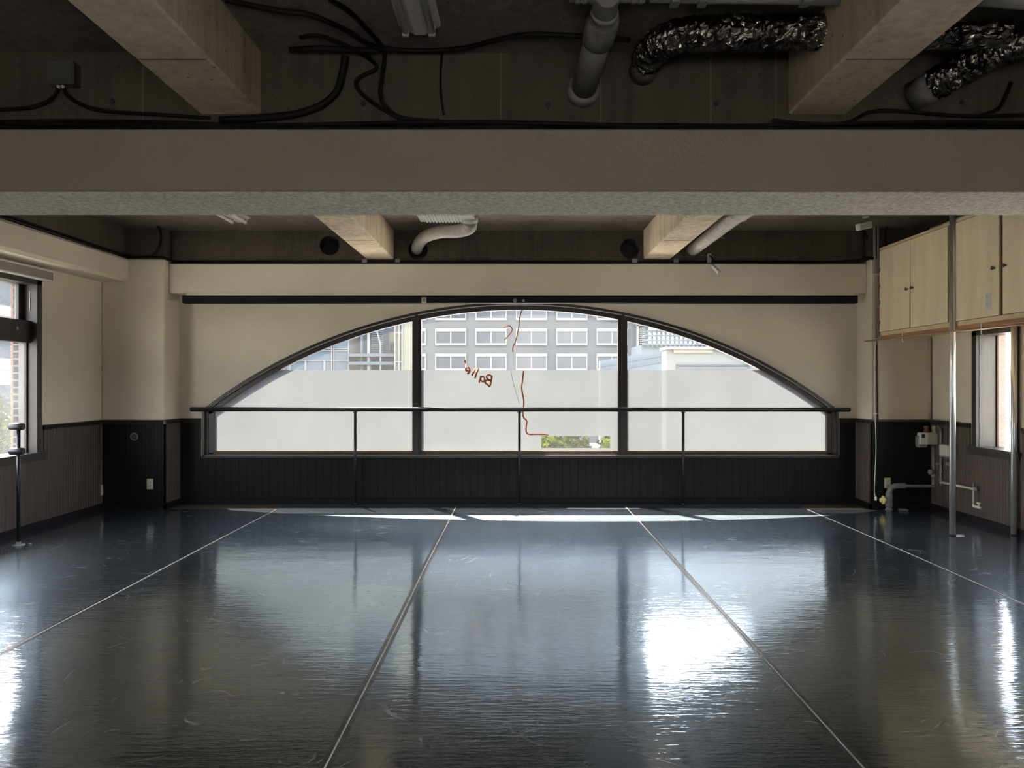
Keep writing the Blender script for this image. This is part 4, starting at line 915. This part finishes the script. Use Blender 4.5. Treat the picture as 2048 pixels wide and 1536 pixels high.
# service ladder on the right end of the office
sv = MB(); kk = 79.5/F
for py in (650, 698): sv.box((1272-CX)*kk, (1291-CX)*kk, 79.3, 79.9, H-(py+2-CY)*kk, H-(py-1-CY)*kk)
sv.box((1273-CX)*kk, (1277-CX)*kk, 79.3, 79.9, H-(712-CY)*kk, H-(650-CY)*kk)
for q_ in range(10): sv.box((1279-CX)*kk, (1291-CX)*kk, 79.5, 79.95, H-(655+4*q_-CY)*kk, H-(653.6+4*q_-CY)*kk)
sv.build('service_ladder', 'office_frame', ob)

# glass-fronted building on the left
YL = 34.0; kl = YL/F
gb = thing('glazed_building', ((620-CX)*kl, YL, GZ), 'grey building with white-framed glazing, left pane of the arch', 'building')
gx0, gx1 = (150-CX)*kl, (699-CX)*kl
MB().box(gx0, gx1, YL, YL+8, GZ, 26).build('block', 'palewall', gb)
for a, c in ((160, 260), (270, 370), (380, 472), (480, 576), (582, 664), (670, 697)):
    for za_, zb_ in ((742, 800), (723, 742), (702, 720), (650, 697), (600, 645)):
        MB().box((a-CX)*kl, (c-CX)*kl, YL-0.02, YL+0.01, H-(zb_-CY)*kl, H-(za_-CY)*kl).build('glazing', 'bluegrey', gb)
for px in (578, 581, 664.5, 669, 698): MB().box((px-1-CX)*kl, (px+1-CX)*kl, YL-0.12, YL, GZ, 9).build('white_post', 'office_frame', gb)
for py in (601, 648, 698, 701.5, 721.5, 742): MB().box(gx0, gx1, YL-0.10, YL, H-(py+0.8-CY)*kl, H-(py-0.8-CY)*kl).build('white_rail', 'office_frame', gb)
for px in (612, 650): MB().box((px-2-CX)*kl, (px+2-CX)*kl, YL-0.10, YL, H-(742-CY)*kl, H-(722-CY)*kl).build('white_post', 'office_frame', gb)
# stair tower
YT = 34.0; kt = YT/F
stt = thing('stair_tower', ((745-CX)*kt, YT, GZ), 'blue-grey outdoor stair tower with open treads beside the left mullion', 'stair tower')
MB().box((699-CX)*kt, (795-CX)*kt, YT+2, YT+3, GZ, 26).build('back_wall', 'bluegrey', stt)
MB().box((738-CX)*kt, (743-CX)*kt, YT-0.4, YT, GZ, 8).build('post', 'office_frame', stt)
MB().box((722-CX)*kt, (726-CX)*kt, YT-0.1, YT+0.2, GZ, 8).build('post', 'bluegrey', stt)
for k in range(16):
    y = 650+4.3*k; MB().box((744-CX)*kt, (764-CX)*kt, YT-0.2, YT+0.3, H-(y+1.3-CY)*kt, H-(y-CY)*kt).build('tread', 'steelblue', stt)
for z_ in (708, 724): MB().box((702-CX)*kt, (792-CX)*kt, YT-0.6, YT+1.8, H-(z_+6-CY)*kt, H-(z_-CY)*kt).build('landing', 'steelblue', stt)
MB().tube([((754-CX)*kt, YT-0.5, H-(648-CY)*kt), ((765-CX)*kt, YT-0.5, H-(690-CY)*kt), ((765-CX)*kt, YT-0.5, H-(745-CY)*kt)], 0.05, 6).build('handrail', 'office_frame', stt)
MB().box((766-CX)*kt, (790-CX)*kt, YT+1.6, YT+2, H-(686-CY)*kt, H-(659-CY)*kt).build('cream_panel', 'creamwall', stt)
for k in range(4): MB().box((769+5*k-CX)*kt, (770+5*k-CX)*kt, YT+1.4, YT+1.6, H-(712-CY)*kt, H-(680-CY)*kt).build('baluster', 'office_frame', stt)
# cream building at the mullion
cbk = thing('cream_building', ((815-CX)*kt, YT-1, GZ), 'narrow cream building with vertical ribs just left of the mullion', 'building')
MB().box((796-CX)*kt, (838-CX)*kt, YT-1, YT+0.5, GZ, 26).build('block', 'creamwall', cbk)
for px in (798, 806, 812): MB().box((px-1.2-CX)*kt, (px+1.2-CX)*kt, YT-1.15, YT-1, GZ, 10).build('rib', 'office_frame', cbk)
for py in (668, 724): MB().box((797-CX)*kt, (814-CX)*kt, YT-1.12, YT-1, H-(py+2-CY)*kt, H-(py-CY)*kt).build('band', 'office_frame', cbk)
# right: pale low building, blue roof, rooftop steel frame
YR_ = 30.0; kr = YR_/F
pb_ = thing('pale_building', ((1450-CX)*kr, YR_, GZ), 'pale flat-roofed building low in the right pane', 'building')
MB().box((1333-CX)*kr, (1760-CX)*kr, YR_, YR_+1, GZ, H-(696-CY)*kr).build('block', 'palewall', pb_)
MB().box((1330-CX)*kr, (1765-CX)*kr, YR_-0.25, YR_+1.1, H-(699-CY)*kr, H-(694-CY)*kr).build('cornice', 'office_frame', pb_)
MB().box((1346-CX)*kr, (1424-CX)*kr, YR_-0.12, YR_, H-(706-CY)*kr, H-(698-CY)*kr).build('fascia_panel', 'creamwall', pb_)
for k in range(4): MB().box((1352-CX)*kr, (1500-CX)*kr, YR_-0.08, YR_, H-(729.5+3*k-CY)*kr, H-(728.3+3*k-CY)*kr).build('louvre', 'bluegrey', pb_)
YQ = 40.0; kq = YQ/F
br = thing('blue_roofed_building', ((1300-CX)*kq, YQ, GZ), 'low building with a sloping blue-grey roof beside the right mullion', 'building')
rx0, rx1 = (1200-CX)*kq, (1335-CX)*kq
vs = [(rx0, YQ, GZ), (rx1, YQ, GZ), (rx1, YQ, H-(698-CY)*kq), (rx0, YQ, H-(722-CY)*kq)]; vs += [(x, YQ+0.6, z) for x, y, z in vs]
MB().add(vs, [(0, 1, 2, 3), (7, 6, 5, 4), (3, 2, 6, 7), (0, 3, 7, 4), (1, 5, 6, 2)]).build('block', 'bluegrey', br)
for d in (10, 22): 
    vs = [(rx0, YQ-0.1, H-(722+d-CY)*kq), (rx1, YQ-0.1, H-(698+d-CY)*kq), (rx1, YQ-0.1, H-(700+d-CY)*kq), (rx0, YQ-0.1, H-(724+d-CY)*kq)]; vs += [(x, YQ, z) for x, y, z in vs]
    MB().add(vs, [(0, 1, 2, 3), (7, 6, 5, 4), (3, 2, 6, 7), (0, 3, 7, 4), (1, 5, 6, 2), (0, 4, 5, 1)]).build('seam', 'steelblue', br)
YS = 60.0; ks = YS/F
sf = thing('rooftop_frame', ((1380-CX)*ks, YS, 3), 'blue-grey open steel roof frame showing sky through, right pane', 'steel frame')
for px in range(1296, 1480, 9): MB().box((px-1.7-CX)*ks, (px+1.7-CX)*ks, YS, YS+0.3, H-(694-CY)*ks, H-(660-CY)*ks).build('post', 'steelblue', sf)
for py, x0p, x1p in ((662, 1296, 1480), (671, 1290, 1480), (680, 1285, 1480), (688, 1285, 1480)):
    MB().box((x0p-CX)*ks, (x1p-CX)*ks, YS-0.1, YS+0.2, H-(py+2.4-CY)*ks, H-(py-1.6-CY)*ks).build('beam', 'steelblue', sf)
def slat(xa, ya, xb, yb, w, nm='rafter'):
    vs = [((xa-CX)*ks, YS-0.2, H-(ya-CY)*ks), ((xb-CX)*ks, YS-0.2, H-(yb-CY)*ks), ((xb-CX)*ks, YS-0.2, H-(yb+w-CY)*ks), ((xa-CX)*ks, YS-0.2, H-(ya+w-CY)*ks)]; vs += [(x, YS+0.2, z) for x, y, z in vs]
    MB().add(vs, [(0, 1, 2, 3), (7, 6, 5, 4), (0, 4, 5, 1), (3, 2, 6, 7), (0, 3, 7, 4), (1, 5, 6, 2)]).build(nm, 'steelblue', sf)
slat(1285, 672, 1334, 650, 2); slat(1334, 650, 1420, 676, 7); slat(1300, 680, 1345, 656, 1.5)
MB().box((1285-CX)*ks, (1480-CX)*ks, YS+0.5, YS+6, GZ, H-(689-CY)*ks).build('lower_block', 'bluegrey', sf)

# buildings seen through the side windows
def band_building(x0, x1, y0, y1, z1, label, face, zs_, name='banded_building'):
    t_ = thing(name, ((x0+x1)/2, (y0+y1)/2, GZ), label, 'building')
    MB().box(x0, x1, y0, y1, GZ, z1).build('block', 'sidewall', t_)
    for z in zs_:
        (MB().box(x1, x1+0.15, y0, y1, z, z+0.22) if face == 'x+' else MB().box(x0-0.15, x0, y0, y1, z, z+0.22)).build('white_band', 'office_frame', t_)
        for k in range(int((y1-y0)/2.2)):
            ya = y0+0.3+2.2*k
            (MB().box(x1, x1+0.05, ya, ya+1.7, z+0.35, z+1.15) if face == 'x+' else MB().box(x0-0.05, x0, ya, ya+1.7, z+0.35, z+1.15)).build('window', 'office_glass', t_)
    return t_
band_building(-26, -15.5, 8, 44, 8, 'pale building with white bands seen through the left window', 'x+', (0.2, 1.8, 3.4, 5.0, 6.6))
band_building(15.5, 26, 6, 36, 3.2, 'pale building outside the narrow right window', 'x-', (0.2, 1.8))

# trees
def tree(x, y, ztop, rad, label, n=2600):
    t_ = thing('street_tree', (x, y, GZ), label, 'tree', 'young street trees')
    MB().tube([(x, y, GZ), (x+0.05, y, ztop-rad*1.2), (x, y, ztop-rad*0.4)], [0.12, 0.08, 0.03], 8).build('trunk', 'bark', t_, True)
    b = MB(); rnd = random.Random(int(x*100+y)); vs = []; fs = []
    for i in range(n):
        a = rnd.uniform(0, 6.283); u = rnd.uniform(-0.8, 1); r = rad*rnd.uniform(0.55, 1.0)*(1+0.25*math.sin(3*a+2*u)); s = math.sqrt(1-u*u)
        c = Vector((x+r*s*math.cos(a), y+r*s*math.sin(a), ztop-rad+r*u)); sz = rnd.uniform(0.05, 0.10)
        d = Vector((rnd.gauss(0, 1), rnd.gauss(0, 1), rnd.gauss(0, 0.6))).normalized(); e_ = d.orthogonal().normalized()
        o = len(vs); vs += [c-d*sz, c+e_*sz*0.5, c+d*sz, c-e_*sz*0.5]; fs.append((o, o+1, o+2, o+3))
    me = bpy.data.meshes.new('foliage'); me.from_pydata([tuple(v) for v in vs], [], fs); me.materials.append(M['leaf'])
    o = bpy.data.objects.new('foliage', me); COL.objects.link(o); o.parent = t_; o.location = -t_.location; o['kind'] = 'stuff'
tree(0.72, 13.5, 0.56, 0.6, 'yellow-green tree seen through the clear patch, left of the pair', 1800); tree(1.95, 13.8, 0.50, 0.55, 'yellow-green tree seen through the clear patch, right of the pair', 1400)
tree(-10.4, 14.5, 0.9, 1.3, 'green tree outside the left window', 4000); tree(-12.9, 18.5, 1.0, 1.5, 'green tree farther behind outside the left window', 3500)
